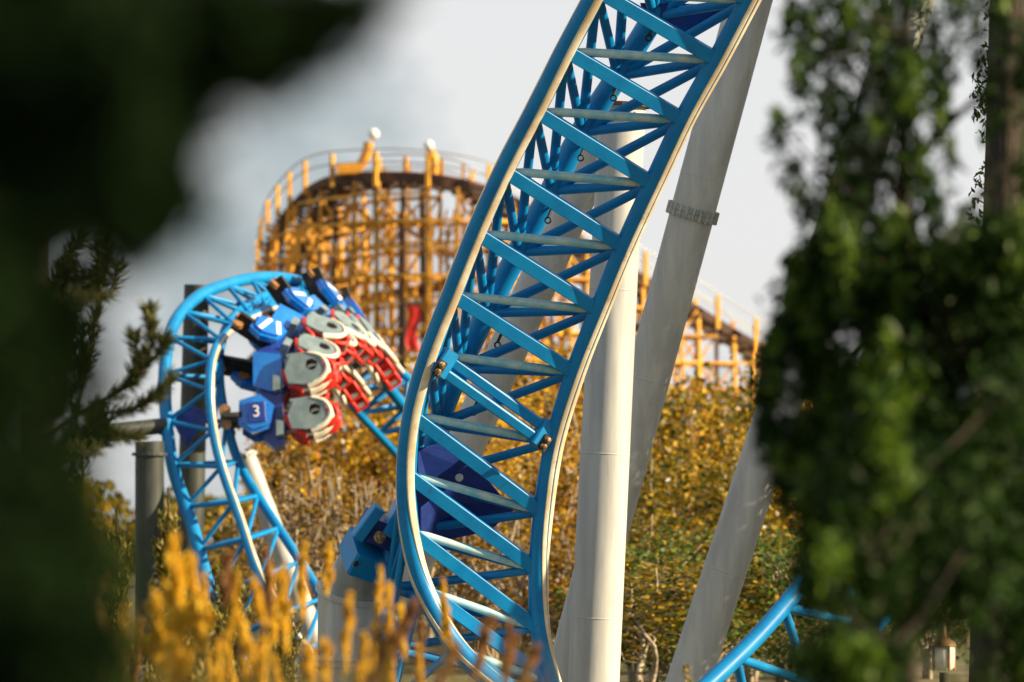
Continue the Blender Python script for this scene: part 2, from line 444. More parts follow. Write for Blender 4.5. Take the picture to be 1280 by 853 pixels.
for k in range(K):
    V = LV[min(k * NS, len(LV) - 1)]
    l = Lp[k]; r = Rp[k]
    # rung between the rails, its ends a little behind the rail centres
    b_ = MB(); d_ = nrm(r - l)
    mid = (l + r) / 2 - V * 0.035
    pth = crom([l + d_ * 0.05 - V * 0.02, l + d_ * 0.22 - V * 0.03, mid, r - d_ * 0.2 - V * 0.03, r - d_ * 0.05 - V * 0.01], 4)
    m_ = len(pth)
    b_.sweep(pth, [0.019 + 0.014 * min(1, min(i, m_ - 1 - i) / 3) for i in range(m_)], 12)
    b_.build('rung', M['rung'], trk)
    if k + 1 < K:
        r2 = Rp[k + 1]; dd = nrm(r2 - l)
        if k != FL:
            pu = nrm(np.cross(dd, V)); pu = pu if pu[2] > 0 else -pu
            MB().beam(l + dd * 0.03, r2 - dd * 0.03, 0.102, 0.100, nrm(V - 0.36 * pu), 0.005).build('cross_beam', M['blue'], trk)
        else:
            up_ = nrm(np.cross(dd, V)); up_ = up_ if up_[2] > 0 else -up_
            for o_ in (0.052, -0.052):
                MB().beam(l + dd * 0.06 + up_ * o_, r2 - dd * 0.05 + up_ * o_, 0.078, 0.09, nrm(V - 0.35 * up_), 0.010).build('cross_beam', M['blue'], trk)
            for c_, dr in ((l + dd * 0.13, 1), (r2 - dd * 0.12, -1)):
                fp = MB().beam(c_ - up_ * 0.11 + V * 0.01, c_ + up_ * 0.105 + V * 0.01, 0.12, 0.13, V, 0.012).build('flange_plate', M['blue'], trk)
                q = MB().beam(c_ - up_ * 0.125 + V * 0.081 - dd * dr * 0.03, c_ - up_ * 0.0 + V * 0.081 - dd * dr * 0.03, 0.07, 0.012, V)
                q.build('bolt_pad', M['dark'], fp)
                for s_ in (-0.035, -0.095):
                    bb = MB(); c2 = c_ + up_ * s_ + V * 0.087 - dd * dr * 0.03
                    bb.lathe([(0.028, 0), (0.028, 0.012), (0.018, 0.013), (0.018, 0.032), (0.010, 0.036)], c2, V, 8, False)
                    bb.build('bolt', M['bolt'], fp)
    # struts to the spine
    for (p, q_) in ((l, k), (l, k + 1), (r, k), (r, k - 1)):
        if 0 <= q_ < K:
            n_ = Np[q_]; dd = nrm(n_ - p)
            MB().tube(p + dd * 0.05 - V * 0.02, n_ - dd * 0.03, 0.036, 0.040, 10, up=V, flat=0.8).build('strut', M['blue'], trk)
# eyelets hanging at the spine
for (px, py, d) in ((811, 40, 28.75), (767, 115, 28.98), (726, 190, 29.16), (685, 268, 29.34), (622, 424, 29.75), (592, 508, 29.95)):
    a = at(px + 9, py - 16, d + 0.05); b = at(px, py + 4, d)
    e = MB().tube(a, b, 0.012, n=8)
    ring = [b + 0.022 * (math.cos(t) * np.array([1, 0, 0]) + math.sin(t) * UPV) - UPV * 0.022 for t in np.linspace(0, 2 * math.pi, 15)]
    e.sweep(ring, 0.007, 6, caps=False)
    e.build('eyelet', M['dark'], trk)
# deep navy mounting web between the spine and the bracket, with a pale round plug
poly = [at(524, 562, 29.62), at(552, 556, 29.66), at(606, 596, 29.8), at(642, 638, 29.9), at(612, 664, 29.95), at(555, 676, 29.9), at(508, 694, 29.75), at(505, 620, 29.66)]
nb = nrm(np.cross(poly[2] - poly[0], poly[5] - poly[0])); nb = nb if nb[1] > 0 else -nb
web = MB().prism(poly, nb * 0.03).build('mounting_web', M['navy'], trk)
pc = at(574, 597, 29.68)
MB().lathe([(0.032, 0), (0.030, 0.012)], pc, -nb, 16).build('plug', M['cream'], web)
poly = [at(800, 4, 28.75), at(915, 6, 28.6), at(880, 30, 28.65), at(846, 46, 28.8), at(806, 24, 28.85)]
MB().prism(poly, np.array([0, 0.03, 0.006])).build('mounting_web', M['navy'], trk)
# bracket joining the spine to the slanted pipe on the left
ax = nrm(at(497, 640, 29.9) - at(463, 668, 29.95))
pipe_top = at(470, 690, 29.95)
pd = nrm(at(492, 648, 29.9) - at(440, 745, 30.2))      # axis of the slanted pipe
br = MB()
br.beam(at(452, 708, 30.0), at(466, 683, 29.93), 0.34, 0.42, np.array([0.5, -1, 0.1]), 0.02)
brk = br.build('mount_bracket', M['blue'], trk)
br = MB().beam(at(470, 677, 29.9), at(484, 650, 29.88), 0.30, 0.34, np.array([0.5, -1, 0.1]), 0.02)
br.build('mount_bracket', M['navy'], trk)
br = MB().beam(at(484, 672, 29.8), at(514, 618, 29.85), 0.14, 0.26, np.array([0.3, -1, 0.1]), 0.015)
br.build('mount_arm', M['blue'], trk)
br = MB().beam(at(446, 672, 29.7), at(474, 634, 29.66), 0.09, 0.12, np.array([0.5, -1, 0.1]), 0.01)
br.build('clamp_block', M['blue'], trk)
c_ = at(474, 672, 29.66)
MB().lathe([(0.05, 0), (0.05, 0.02), (0.032, 0.021), (0.032, 0.05), (0.015, 0.055)], c_, np.array([0.35, -1, 0.1]), 10, False).build('bolt', M['bolt'], brk)
c_ = at(445, 704, 29.72)
MB().lathe([(0.02, 0), (0.02, 0.03)], c_, np.array([0.0, -1, -0.4]), 8, False).build('bolt', M['dark'], brk)

# ------------------------------------------------------------------ grey supports
def column(name, label, p0, p1, r0, r1, mat, ring=None, bolts=0, group=None, ground=True, cap=False):
    """p0 = lower end, p1 = upper end"""
    p0 = np.asarray(p0, float); p1 = np.asarray(p1, float)
    t = thing(name, label, 'support column', p0 if not ground else (p0[0], p0[1], p0[2]), group)
    m = MB(); pts = [p0 + (p1 - p0) * q for q in np.linspace(0, 1, 14)]
    m.sweep(pts, list(np.linspace(r0, r1, 14)), 40)
    sh = m.build('shaft', mat, t)
    if ring is not None:
        q, h = ring; c = p0 + (p1 - p0) * q; a = nrm(p1 - p0); r = r0 + (r1 - r0) * q
        fl = MB().lathe([(r * 0.98, -h / 2), (r * 1.13, -h / 2), (r * 1.13, -0.006), (r * 1.10, -0.003), (r * 1.10, 0.003), (r * 1.13, 0.006), (r * 1.13, h / 2), (r * 0.98, h / 2)], c, a, 36, False)
        fo = fl.build('flange_ring', M['greydark'], t)
        x, y = MB().frame(a)
        for i in range(bolts):
            th = 2 * math.pi * i / bolts
            bb = MB(); cc = c + r * 1.13 * (math.cos(th) * x + math.sin(th) * y)
            bb.tube(cc - a * h * 0.62, cc + a * h * 0.62, 0.011, n=6)
            bb.build('bolt', M['steel'], fo)
    a = nrm(p1 - p0)
    for q in (0.22, 0.47, 0.72):
        r = r0 + (r1 - r0) * q
        MB().lathe([(r * 0.99, -0.008), (r * 1.012, -0.004), (r * 1.012, 0.004), (r * 0.99, 0.008)], p0 + (p1 - p0) * q, a, 32).build('weld_seam', mat, t)
    if ground:
        a = np.array([0, 0, 1.0])
        MB().lathe([(r0 * 1.9, -0.25), (r0 * 1.9, 0.10), (r0 * 1.8, 0.12)], (p0[0], p0[1], 0), a, 28, False).build('footing', M['concrete'], t)
    if cap:
        a = nrm(p1 - p0)
        MB().lathe([(r1 * 1.25, 0), (r1 * 1.25, 0.03), (r1 * 0.6, 0.035)], p1, a, 24, False).build('cap_plate', M['brown'], t)
    return t
def ext(pa, pb, z):
    """point on the line pa->pb where it meets height z"""
    pa = np.asarray(pa); pb = np.asarray(pb); s = (z - pa[2]) / (pb[2] - pa[2]); return pa + (pb - pa) * s
a, b = at(742, 853, 31.5), at(778, 134, 31.6)
column('support_column', 'upright pale grey pipe column with a sunlit right side, behind the large track', ext(a, b, -0.1), b, 0.215, 0.19, M['grey'], cap=True, ring=(0.985, 0.05), bolts=12, group='grey pipe columns holding up the track')
a, b = at(722, 800, 33.0), at(937, 0, 32.4)
gb = ext(a, b, -0.1); tb = at(955, -66, 32.35)
q = np.linalg.norm(at(866, 266, 32.6) - gb) / np.linalg.norm(tb - gb)
column('support_column', 'leaning grey pipe column with a bolted flange ring halfway up', gb, tb, 0.19, 0.19, M['grey'], ring=(q, 0.085), bolts=22, group='grey pipe columns holding up the track')
a, b = at(860, 853, 33.0), at(1142, 0, 33.4)
column('support_column', 'leaning grey pipe column rising behind the conifer on the right', ext(a, b, -0.1), at(1165, -70, 33.45), 0.187, 0.187, M['grey'], group='grey pipe columns holding up the track')
a, b = at(560, 605, 33.4), at(772, 130, 33.0)
column('support_column', 'slanted grey brace pipe seen through the bars of the large track', ext(a, b, -0.1), b, 0.17, 0.17, M['grey'], group='grey pipe columns holding up the track')
# stub column with mitred elbow
base = at(437, 853, 30.3); base[2] = 0
t = thing('support_column', 'short fat grey pipe stub with a mitred elbow bolted to the blue bracket', 'support column', base, 'grey pipe columns holding up the track')
e0 = at(436, 742, 30.3)
up = np.array([0, 0, 1.0]); pdv = nrm(at(483, 655, 30.0) - at(440, 742, 30.3))
bis = nrm(up + pdv)
def mitre(axis_from, axis, r, n=36):
    x, y = MB().frame(axis)
    ring = []
    for i in range(n):
        a_ = 2 * math.pi * i / n
        p = axis_from + r * (math.cos(a_) * x + math.sin(a_) * y)
        s_ = np.dot(e0 - p, bis) / np.dot(axis, bis)
        ring.append(p + axis * s_)
    return ring
rad = 0.245; n = 36
top = mitre(e0, up, rad)
m = MB(); low = [np.array([p[0], p[1], 0.35]) for p in top]
m.add(low + top, [(i, (i + 1) % n, n + (i + 1) % n, n + i) for i in range(n)], True); m.add(low, [tuple(range(n))[::-1]], False)
m.build('shaft', M['grey'], t)
m = MB(); l2 = mitre(e0, pdv, rad * 0.985); te = at(470, 682, 30.08)
x, y = MB().frame(pdv)
hi = [te + 0.20 * (math.cos(2 * math.pi * i / n) * x + math.sin(2 * math.pi * i / n) * y) for i in range(n)]
m.add(l2 + hi, [(i, (i + 1) % n, n + (i + 1) % n, n + i) for i in range(n)], True); m.add(hi, [tuple(range(n))], False)
m.build('elbow_pipe', M['greydark'], t)
m = MB()
O1 = mitre(e0, up, rad * 1.07); m.prism([p - bis * 0.022 for p in O1], bis * 0.05); m.build('mitre_collar', M['grey'], t)
zf = at(437, 822, 30.3)[2]
MB().lathe([(rad * 1.2, -0.02), (rad * 1.2, 0.02)], (base[0], base[1], zf), up, 32, False).build('flange_ring', M['grey'], t)
MB().lathe([(rad * 1.2, -0.02), (rad * 1.2, 0.02)], (base[0], base[1], zf - 0.055), up, 32, False).build('flange_ring', M['greydark'], t)
MB().lathe([(rad * 1.02, -0.01), (rad * 1.02, 0.012)], (base[0], base[1], zf + 0.05), up, 32, False).build('weld_band', M['dark'], t)
MB().lathe([(0.36, -0.25), (0.36, zf - 0.075 - 0.02)], (base[0], base[1], 0), up, 24, False).build('footing', M['concrete'], t)
for i in range(12):
    th = 2 * math.pi * i / 12
    cc = np.array([base[0] + rad * 1.12 * math.cos(th), base[1] + rad * 1.12 * math.sin(th), zf - 0.1])
    MB().tube(cc, cc + up * 0.16, 0.014, n=6).build('bolt', M['bolt'], t)

# ------------------------------------------------------------------ low blue track, lower right
a, b = at(860, 880, 26.5), at(1120, 600, 27.6)
c1, c2 = at(930, 905, 27.0), at(1200, 690, 27.9)
t = thing('coaster_track', 'low blue track rail with zigzag struts at the foot of the right conifer', 'coaster track', (a[0], a[1], 0))
P1 = crom([at(830, 905, 26.3), at(890, 851, 26.6), at(950, 792, 26.9), at(1008, 722, 27.2), at(1060, 640, 27.5), at(1100, 560, 27.8)], 8)
P2 = crom([at(880, 960, 27.3), at(960, 900, 27.5), at(1030, 850, 27.7), at(1100, 775, 27.9), at(1160, 690, 28.1), at(1200, 610, 28.3)], 8)
MB().sweep(P1, 0.062, 16).build('rail', M['blue'], t)
MB().sweep(P2, 0.062, 16).build('rail', M['blue'], t)
for i in range(5):
    k1 = int((i + 0.6) * 8)
    p = evalc(P1, k1); q1 = evalc(P2, max(0, k1 - 6)); q2 = evalc(P2, min(len(P2) - 1, k1 + 3))
    MB().tube(p, q1, 0.034, n=10).build('strut', M['blue'], t)
    MB().tube(p, q2, 0.034, n=10).build('strut', M['blue'], t)

# ------------------------------------------------------------------ train track in the background
B = [  # mid px, depth, half gauge (dx, dy px, dz m), offset mid->spine in px
    (455, 860, 47.6, (26, -6, 0.36), (-110, 70)),
    (405, 800, 48.0, (26, -8, 0.36), (-92, 52)),
    (352, 715, 48.6, (25, -10, 0.38), (-86, 32)),
    (316, 642, 49.2, (17, -5, 0.42), (-76, 14)),
    (289, 585, 49.7, (11, -3, 0.44), (-72, 2)),
    (274, 530, 50.1, (8, -6, 0.45), (-66, -6)),
    (268, 475, 50.4, (6, -8, 0.45), (-62, -12)),
    (274, 428, 51.0, (6, -12, 0.45), (-58, -20)),
    (296, 398, 51.8, (6, -12, 0.45), (-50, -26)),
    (325, 382, 52.6, (6, -12, 0.45), (-36, -28)),
    (350, 373, 53.4, (6, -10, 0.45), (-20, -26)),
    (374, 373, 54.2, (6, -8, 0.45), (-4, -22)),
    (394, 380, 55.0, (8, -6, 0.44), (10, -16)),
    (412, 398, 55.8, (12, -6, 0.42), (20, -8)),
    (432, 432, 56.8, (22, -10, 0.36), (26, 4)),
    (464, 478, 57.8, (30, -20, 0.25), (26, 12)),
    (510, 526, 58.8, (30, -24, 0.2), (26, 16)),
    (560, 580, 59.8, (30, -24, 0.2), (26, 18)),
    (615, 640, 60.8, (30, -24, 0.2), (26, 18)),
]
mid = []; Ln = []; Rn = []; Sn = []
for (x_, y_, d, h, s_) in B:
    mid.append(at(x_, y_, d)); Ln.append(at(x_ - h[0], y_ - h[1], d - h[2])); Rn.append(at(x_ + h[0], y_ + h[1], d + h[2]))
    Sn.append(at(x_ + s_[0], y_ + s_[1], d + 0.05))
Lb = crom(Ln, 6); Rb = crom(Rn, 6); Sb = crom(Sn, 6); Mb = crom(mid, 6)
bt = thing('coaster_track', 'blurred blue track arching under the coaster train on the left', 'coaster track', (mid[1][0], mid[1][1], 0))
for c in (Lb, Rb):
    vref = [nrm(Mb[i] - Sb[i]) for i in range(len(c))]
    gref = [nrm(Rb[i] - Lb[i]) for i in range(len(c))]
    rl = MB().sweep(c, 0.062, 12, vref).build('rail', M['blue'], bt)
    sgn = -1 if c is Lb else 1
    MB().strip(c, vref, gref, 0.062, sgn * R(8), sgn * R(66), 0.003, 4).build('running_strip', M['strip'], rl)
MB().sweep(Sb, 0.085, 14).build('spine', M['blue'], bt)
nn = len(Mb)
k = 0; st = []
# stations at even spacing along the mid line
acc = np.concatenate([[0], np.cumsum(np.linalg.norm(np.diff(Mb, axis=0), axis=1))])
for s_ in np.arange(0.2, acc[-1] - 0.1, 0.62):
    st.append(float(np.interp(s_, acc, np.arange(nn))))
for i, k in enumerate(st):
    l, r, s_ = evalc(Lb, k), evalc(Rb, k), evalc(Sb, k)
    MB().tube(l, r, 0.032, n=8).build('rung', M['blue'], bt)
    MB().tube(l, s_, 0.030, n=8).build('strut', M['blue'], bt)
    MB().tube(r, s_, 0.030, n=8).build('strut', M['blue'], bt)
    if i + 1 < len(st):
        k2 = st[i + 1]
        MB().tube(l, evalc(Rb, k2), 0.030, n=8).build('cross_beam', M['blue'], bt)
        MB().tube(evalc(Lb, k2), s_, 0.030, n=8).build('strut', M['blue'], bt)
# navy web + bracket on the outside of the arch
pw = [at(212, 520, 50.2), at(240, 505, 50.2), at(262, 520, 50.0), at(232, 560, 50.1)]
MB().prism(pw, np.array([0, 0.04, 0])).build('mounting_web', M['navy'], bt)
MB().beam(at(205, 545, 50.2), at(214, 518, 50.2), 0.16, 0.2, np.array([0, -1, 0.1]), 0.01).build('mount_bracket', M['blue'], bt)
# supports of that track
a, b = at(238, 660, 53.5), at(246, 356, 53.5)
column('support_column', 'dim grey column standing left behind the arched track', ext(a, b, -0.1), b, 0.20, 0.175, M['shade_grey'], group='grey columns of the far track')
a, b = at(352, 690, 52.5), at(306, 566, 52.5)
column('support_column', 'slim pale leaning column under the front of the train', ext(a, b, -0.1), b, 0.17, 0.13, M['grey'], ring=(0.985, 0.05), bolts=8, group='grey columns of the far track')
a, b = at(187, 690, 49.5), at(187, 552, 49.5)
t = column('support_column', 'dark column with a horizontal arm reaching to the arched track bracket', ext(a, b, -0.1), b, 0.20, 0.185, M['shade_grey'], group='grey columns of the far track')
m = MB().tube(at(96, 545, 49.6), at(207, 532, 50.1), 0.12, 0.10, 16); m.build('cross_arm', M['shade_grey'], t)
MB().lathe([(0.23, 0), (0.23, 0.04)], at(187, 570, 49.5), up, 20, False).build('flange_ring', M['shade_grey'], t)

# ------------------------------------------------------------------ the train
def P_(x, y, z): return np.array([x, y, z], float)
seat_count = 0
def make_car():
    """local axes: X forward, Y sideways, Z from rails towards the heads"""
    t = thing('train_car', 'x', 'coaster car', (0, 0, 0), 'cars of the blue coaster train')
    ch = MB()
    sec = [(-0.78, 0.12), (0.70, 0.12), (0.84, 0.26), (0.80, 0.44), (-0.74, 0.48), (-0.84, 0.30)]
    ch.prism([P_(x, -0.30, z) for x, z in sec], (0, 0.60, 0)); ch.build('chassis', M['carnavy'], t)
    for x in (-0.40, 0.42):
        m = MB().prism([P_(x - 0.16, -0.26, 0.485), P_(x + 0.16, -0.26, 0.485), P_(x + 0.13, -0.24, 0.62), P_(x - 0.15, -0.24, 0.66)], (0, 0.52, 0))
        m.build('seat_base', M['carnavy'], t)
    for sy in (-1, 1):
        y = sy * 0.44
        f = MB()
        sec = [(0.06, -0.22), (0.46, -0.26), (0.62, -0.05), (0.56, 0.24), (0.18, 0.34), (-0.02, 0.12)]
        f.prism([P_(x, y, z) for x, z in sec], (0, sy * 0.10, 0))
        f.prism([P_(x * 0.82 + 0.05, y + sy * 0.101, z * 0.8 + 0.01) for x, z in sec], (0, sy * 0.05, 0))
        fo = f.build('side_fairing', M['carblue'], t)
        for (x0, z0, x1, z1) in ((0.10, 0.15, 0.48, 0.23), (0.10, 0.02, 0.50, -0.10)):
            MB().beam(P_(x0, y + sy * 0.156, z0), P_(x1, y + sy * 0.156, z1), 0.075, 0.012, P_(0, sy, 0)).build('emblem_stroke', M['white'], fo)
        g_ = MB()
        sec = [(-0.74, 0.06), (-0.18, 0.02), (-0.06, 0.30), (-0.14, 0.52), (-0.66, 0.50)]
        g_.prism([P_(x, sy * 0.32, z) for x, z in sec], (0, sy * 0.14, 0)); g_.build('side_panel', M['carblue'], t)
        # wheels gripping the rail
        wb = MB().beam(P_(0.30, sy * 0.46, -0.52), P_(0.30, sy * 0.30, 0.16), 0.36, 0.08, P_(1, 0, 0.2), 0.01).build('wheel_bracket', M['dark'], t)
        for x in (0.18, 0.42):
            MB().tube(P_(x, sy * 0.40, -0.06), P_(x, sy * 0.47, -0.06), 0.10, n=16).build('wheel', M['wheel'], wb)
            MB().tube(P_(x, sy * 0.42, -0.46), P_(x, sy * 0.49, -0.46), 0.09, n=16).build('wheel', M['wheel'], wb)
    for x in (-0.36, 0.38):
        for y in (-0.36, 0.36):
            s = MB(); X = lambda a: x + a * 0.86
            outer = [(0.25, 0.60), (0.29, 0.84), (0.27, 1.06), (0.02, 1.19), (-0.20, 1.16), (-0.31, 0.98), (-0.28, 0.66), (0.0, 0.55)]
            inner = [(0.01, 0.92), (0.03, 0.96), (0.03, 1.03), (-0.04, 1.10), (-0.13, 1.09), (-0.19, 1.02), (-0.16, 0.92), (-0.06, 0.90)]
            for sy in (-1, 1):
                s.ringplate([P_(X(a), y + sy * 0.25, c) for a, c in outer], [P_(X(a), y + sy * 0.25, c) for a, c in inner], (0, -sy * 0.05, 0))
            s.prism([P_(X(-0.31), y - 0.22, 0.60), P_(X(-0.33), y - 0.22, 0.92), P_(X(-0.24), y - 0.22, 1.15), P_(X(-0.19), y - 0.22, 1.12), P_(X(-0.26), y - 0.22, 0.90), P_(X(-0.22), y - 0.22, 0.60)], (0, 0.44, 0))
            s.prism([P_(X(-0.22), y - 0.22, 0.56), P_(X(0.26), y - 0.22, 0.58), P_(X(0.30), y - 0.22, 0.68), P_(X(-0.22), y - 0.22, 0.64)], (0, 0.44, 0))
            so_ = s.build('seat', M['shell'], t)
            for sy in (-1, 1):
                rim = crom([P_(X(-0.31), y + sy * 0.25, 0.95), P_(X(-0.22), y + sy * 0.25, 1.16), P_(X(0.0), y + sy * 0.24, 1.25), P_(X(0.20), y + sy * 0.22, 1.14), P_(X(0.32), y + sy * 0.19, 0.92)], 4)
                MB().sweep(rim, [0.022 + 0.036 * i / (len(rim) - 1) for i in range(len(rim))], 8).build('shoulder_rim', M['cream'], so_)
            c = MB()
            c.prism([P_(X(-0.215), y - 0.10, 0.66), P_(X(-0.15), y - 0.10, 0.66), P_(X(-0.17), y - 0.10, 0.90), P_(X(-0.225), y - 0.10, 0.92)], (0, 0.20, 0))
            c.prism([P_(X(-0.14), y - 0.18, 0.65), P_(X(0.24), y - 0.18, 0.69), P_(X(0.22), y - 0.18, 0.73), P_(X(-0.14), y - 0.18, 0.71)], (0, 0.36, 0))
            c.build('cushion', M['red'], so_)
            hr = MB()
            for q in (-0.11, 0.11):
                hr.sweep(crom([P_(X(-0.24), y + q, 1.06), P_(X(-0.16), y + q, 1.28), P_(X(0.02), y + q, 1.35), P_(X(0.17), y + q, 1.24), P_(X(0.22), y + q, 1.02)], 3), 0.036, 8)
            hr.prism([P_(X(-0.22), y - 0.13, 1.10), P_(X(-0.10), y - 0.13, 1.10), P_(X(-0.08), y - 0.11, 1.36), P_(X(-0.18), y - 0.11, 1.38)], (0, 0.26, 0))
            hd = hr.build('headrest', M['red'], so_)
            MB().beam(P_(X(0.02), y - 0.07, 1.335), P_(X(0.02), y + 0.07, 1.335), 0.12, 0.06, P_(0, 0, 1), 0.01).build('buckle_plate', M['greydark'], so_)
            lb = crom([P_(X(-0.02), y - 0.20, 0.52), P_(X(0.24), y - 0.19, 0.60), P_(X(0.36), y - 0.12, 0.78), P_(X(0.37), y + 0.12, 0.78), P_(X(0.24), y + 0.19, 0.60), P_(X(-0.02), y + 0.20, 0.52)], 4)
            MB().sweep(lb, 0.035, 8).build('lap_bar', M['red'], so_)
            MB().prism([P_(X(0.06), y - 0.22, 0.36), P_(X(0.36), y - 0.22, 0.34), P_(X(0.34), y - 0.22, 0.46), P_(X(0.10), y - 0.22, 0.48)], (0, 0.44, 0)).build('foot_rest', M['shell'], so_)
    return t
car0 = make_car()
# rows of the train: rail centre px, depth, up vector in px (x right, y down)
rows = [(302, 530, 50.2, (1, -0.02)), (298, 476, 50.3, (1, 0.02)), (302, 440, 50.8, (0.95, 0.31)), (314, 410, 51.4, (0.88, 0.48)),
        (332, 392, 52.3, (0.80, 0.60)), (352, 381, 53.1, (0.70, 0.70)), (370, 373, 53.9, (0.63, 0.76)), (388, 378, 54.7, (0.58, 0.81)),
        (404, 392, 55.5, (0.55, 0.83)), (416, 410, 56.3, (0.57, 0.82))]
labels = ['lowest blue train car, carrying the number 3 plate',
          'second blue train car from the bottom, at the left shoulder of the arch',
          'middle blue train car, near the top left of the arch',
          'fourth blue train car from the bottom, over the top of the arch',
          'last blue train car, at the right end of the arch beside the lattice rails']
CS = 0.80
for i in range(5):
    (x0, y0, d0, u0), (x1, y1, d1, u1) = rows[2 * i], rows[2 * i + 1]
    p0, p1 = at(x0, y0, d0), at(x1, y1, d1)
    f = nrm(p0 - p1)
    ui = nrm(np.array(u0) + np.array(u1)); u = ui[0] * RGT - ui[1] * UPV
    u = nrm(u - np.dot(u, f) * f); l = np.cross(u, f)
    o = car0 if i == 0 else copy_tree(car0)
    mt = (Matrix(((f[0], l[0], u[0]), (f[1], l[1], u[1]), (f[2], l[2], u[2]))) * CS).to_4x4()
    c = (p0 + p1) / 2 + u * 0.19
    mt.translation = Vector(c)
    o.matrix_world = mt
    o['label'] = labels[i]
# number plate on the lowest car, on the side facing the camera
f0 = nrm(at(*rows[0][:3]) - at(*rows[1][:3]))
near = 1.0 if np.cross(nrm(RGT), f0)[1] < 0 else -1.0
for fo in [c for c in car0.children if c.name.startswith('side_fairing')]:
    for e in list(fo.children):
        if e.data.vertices[0].co.y * near > 0: bpy.data.objects.remove(e)
pl = MB().beam(P_(0.12, near * 0.606, 0.05), P_(0.44, near * 0.606, 0.05), 0.30, 0.03, P_(0, near, 0), 0.008)
po = pl.build('number_plate', M['carnavy'], car0)
cu = bpy.data.curves.new('number', 'FONT'); cu.body = '3'; cu.size = 0.27; cu.extrude = 0.006; cu.align_x = 'CENTER'; cu.align_y = 'CENTER'
cu.materials.append(M['white'])
tmp = bpy.data.objects.new('number', cu); COL.objects.link(tmp); bpy.context.view_layer.update()
me = bpy.data.meshes.new_from_object(tmp.evaluated_get(bpy.context.evaluated_depsgraph_get())); bpy.data.objects.remove(tmp)
no_ = bpy.data.objects.new('number', me); COL.objects.link(no_); no_.parent = po
# glyph axes in car space: right = up(Z) side of the car, top = backwards (-X)
gx = Vector((0, 0, 1)); gy = Vector((-1, 0, 0)); gz = gx.cross(gy)
if gz.y * near < 0: gx = -gx; gz = gx.cross(gy)
mt = Matrix((gx, gy, gz)).transposed().to_4x4(); mt.translation = Vector((0.28, near * 0.626, 0.05))
no_.matrix_local = mt

# ------------------------------------------------------------------ wooden coaster
D0 = 150.0
wp = [(354, 400, 163), (356, 335, 160), (366, 288, 157), (388, 256, 154), (420, 231, 151), (470, 224, 149), (540, 226, 148), (600, 240, 148), (662, 270, 149), (730, 312, 150), (800, 354, 151), (870, 394, 152), (960, 448, 153), (1060, 505, 155), (1160, 560, 157), (1290, 610, 160)]
W3 = np.array([at(*p) for p in wp])
Wc = crom(W3, 12)
acc = np.concatenate([[0], np.cumsum(np.linalg.norm(np.diff(Wc, axis=0), axis=1))])
def wat(s): return evalc(Wc, float(np.interp(s, acc, np.arange(len(Wc)))))
b0 = wat(6)
wt = thing('wooden_coaster', 'golden timber lattice coaster with a dark curved crest against the sky', 'wooden coaster', (b0[0], b0[1], 0))
def side(s):
    a, b = wat(max(0, s - 0.3)), wat(s + 0.3); d = b - a; d[2] = 0; d = nrm(d)
    return np.array([d[1], -d[0], 0])      # towards the viewer's side
SP = 0.92
ss = np.arange(0.4, acc[-1] - 0.3, SP)
HW = 0.95
levels = np.arange(5.6, 17, 1.05)
brace = MB(); lowledger = MB(); nled = 0; nbr = 0
for side_sign in (1, -1):
    prev = None
    for i, s in enumerate(ss):
        c = wat(s); n_ = side(s)
        flare = 1.0
        p = c + n_ * HW * side_sign; foot = np.array([p[0], p[1], -0.1]) + n_ * side_sign * 0.5
        dark = (i % 3 == 1)
        MB().beam(foot, p - up * 0.18, 0.125, 0.125, n_).build('post', M['brown'] if dark else M['gold'], wt)
        if prev is not None:
            pc, pf = prev
            for j, z in enumerate(levels):
                if z < min(p[2], pc[2]) - 0.5:
                    q0 = pf + (pc - pf) * ((z - pf[2]) / (pc[2] - pf[2])); q1 = foot + (p - foot) * ((z - foot[2]) / (p[2] - foot[2]))
                    o_ = n_ * side_sign * 0.12
                    if nled < 290:
                        MB().beam(q0 + o_, q1 + o_, 0.08, 0.11, up).build('ledger', M['gold'], wt); nled += 1
                    else:
                        lowledger.beam(q0 + o_, q1 + o_, 0.09, 0.14, up)
                    if (i + j) % 3 == 0 and z + 1.05 < min(p[2], pc[2]):
                        q3 = pf + (pc - pf) * ((z + 1.05 - pf[2]) / (pc[2] - pf[2])); brace.beam(q1 - o_, q3 - o_, 0.07, 0.10, n_)
                    if (i + j) % 3 == 1 and z + 1.05 < min(p[2], pc[2]):
                        q2 = foot + (p - foot) * ((z + 1.05 - foot[2]) / (p[2] - foot[2]))
                        brace.beam(q0 - o_, q2 - o_, 0.07, 0.10, n_); nbr += 1
        prev = (p, foot)
# bents: cross members between the two rows
for i, s in enumerate(ss):
    c = wat(s); n_ = side(s)
    for z in levels[::2]:
        if z < c[2] - 0.6:
            w_ = HW + 0.5 * (1 - z / max(c[2], 0.1)) + 0.05
            brace.beam(np.array([c[0], c[1], z]) - n_ * w_, np.array([c[0], c[1], z]) + n_ * w_, 0.1, 0.15, up)
bo = brace.build('brace', M['gold'], wt); bo['kind'] = 'stuff'
if lowledger.v: lo_ = lowledger.build('ledger', M['gold'], wt); lo_['kind'] = 'stuff'
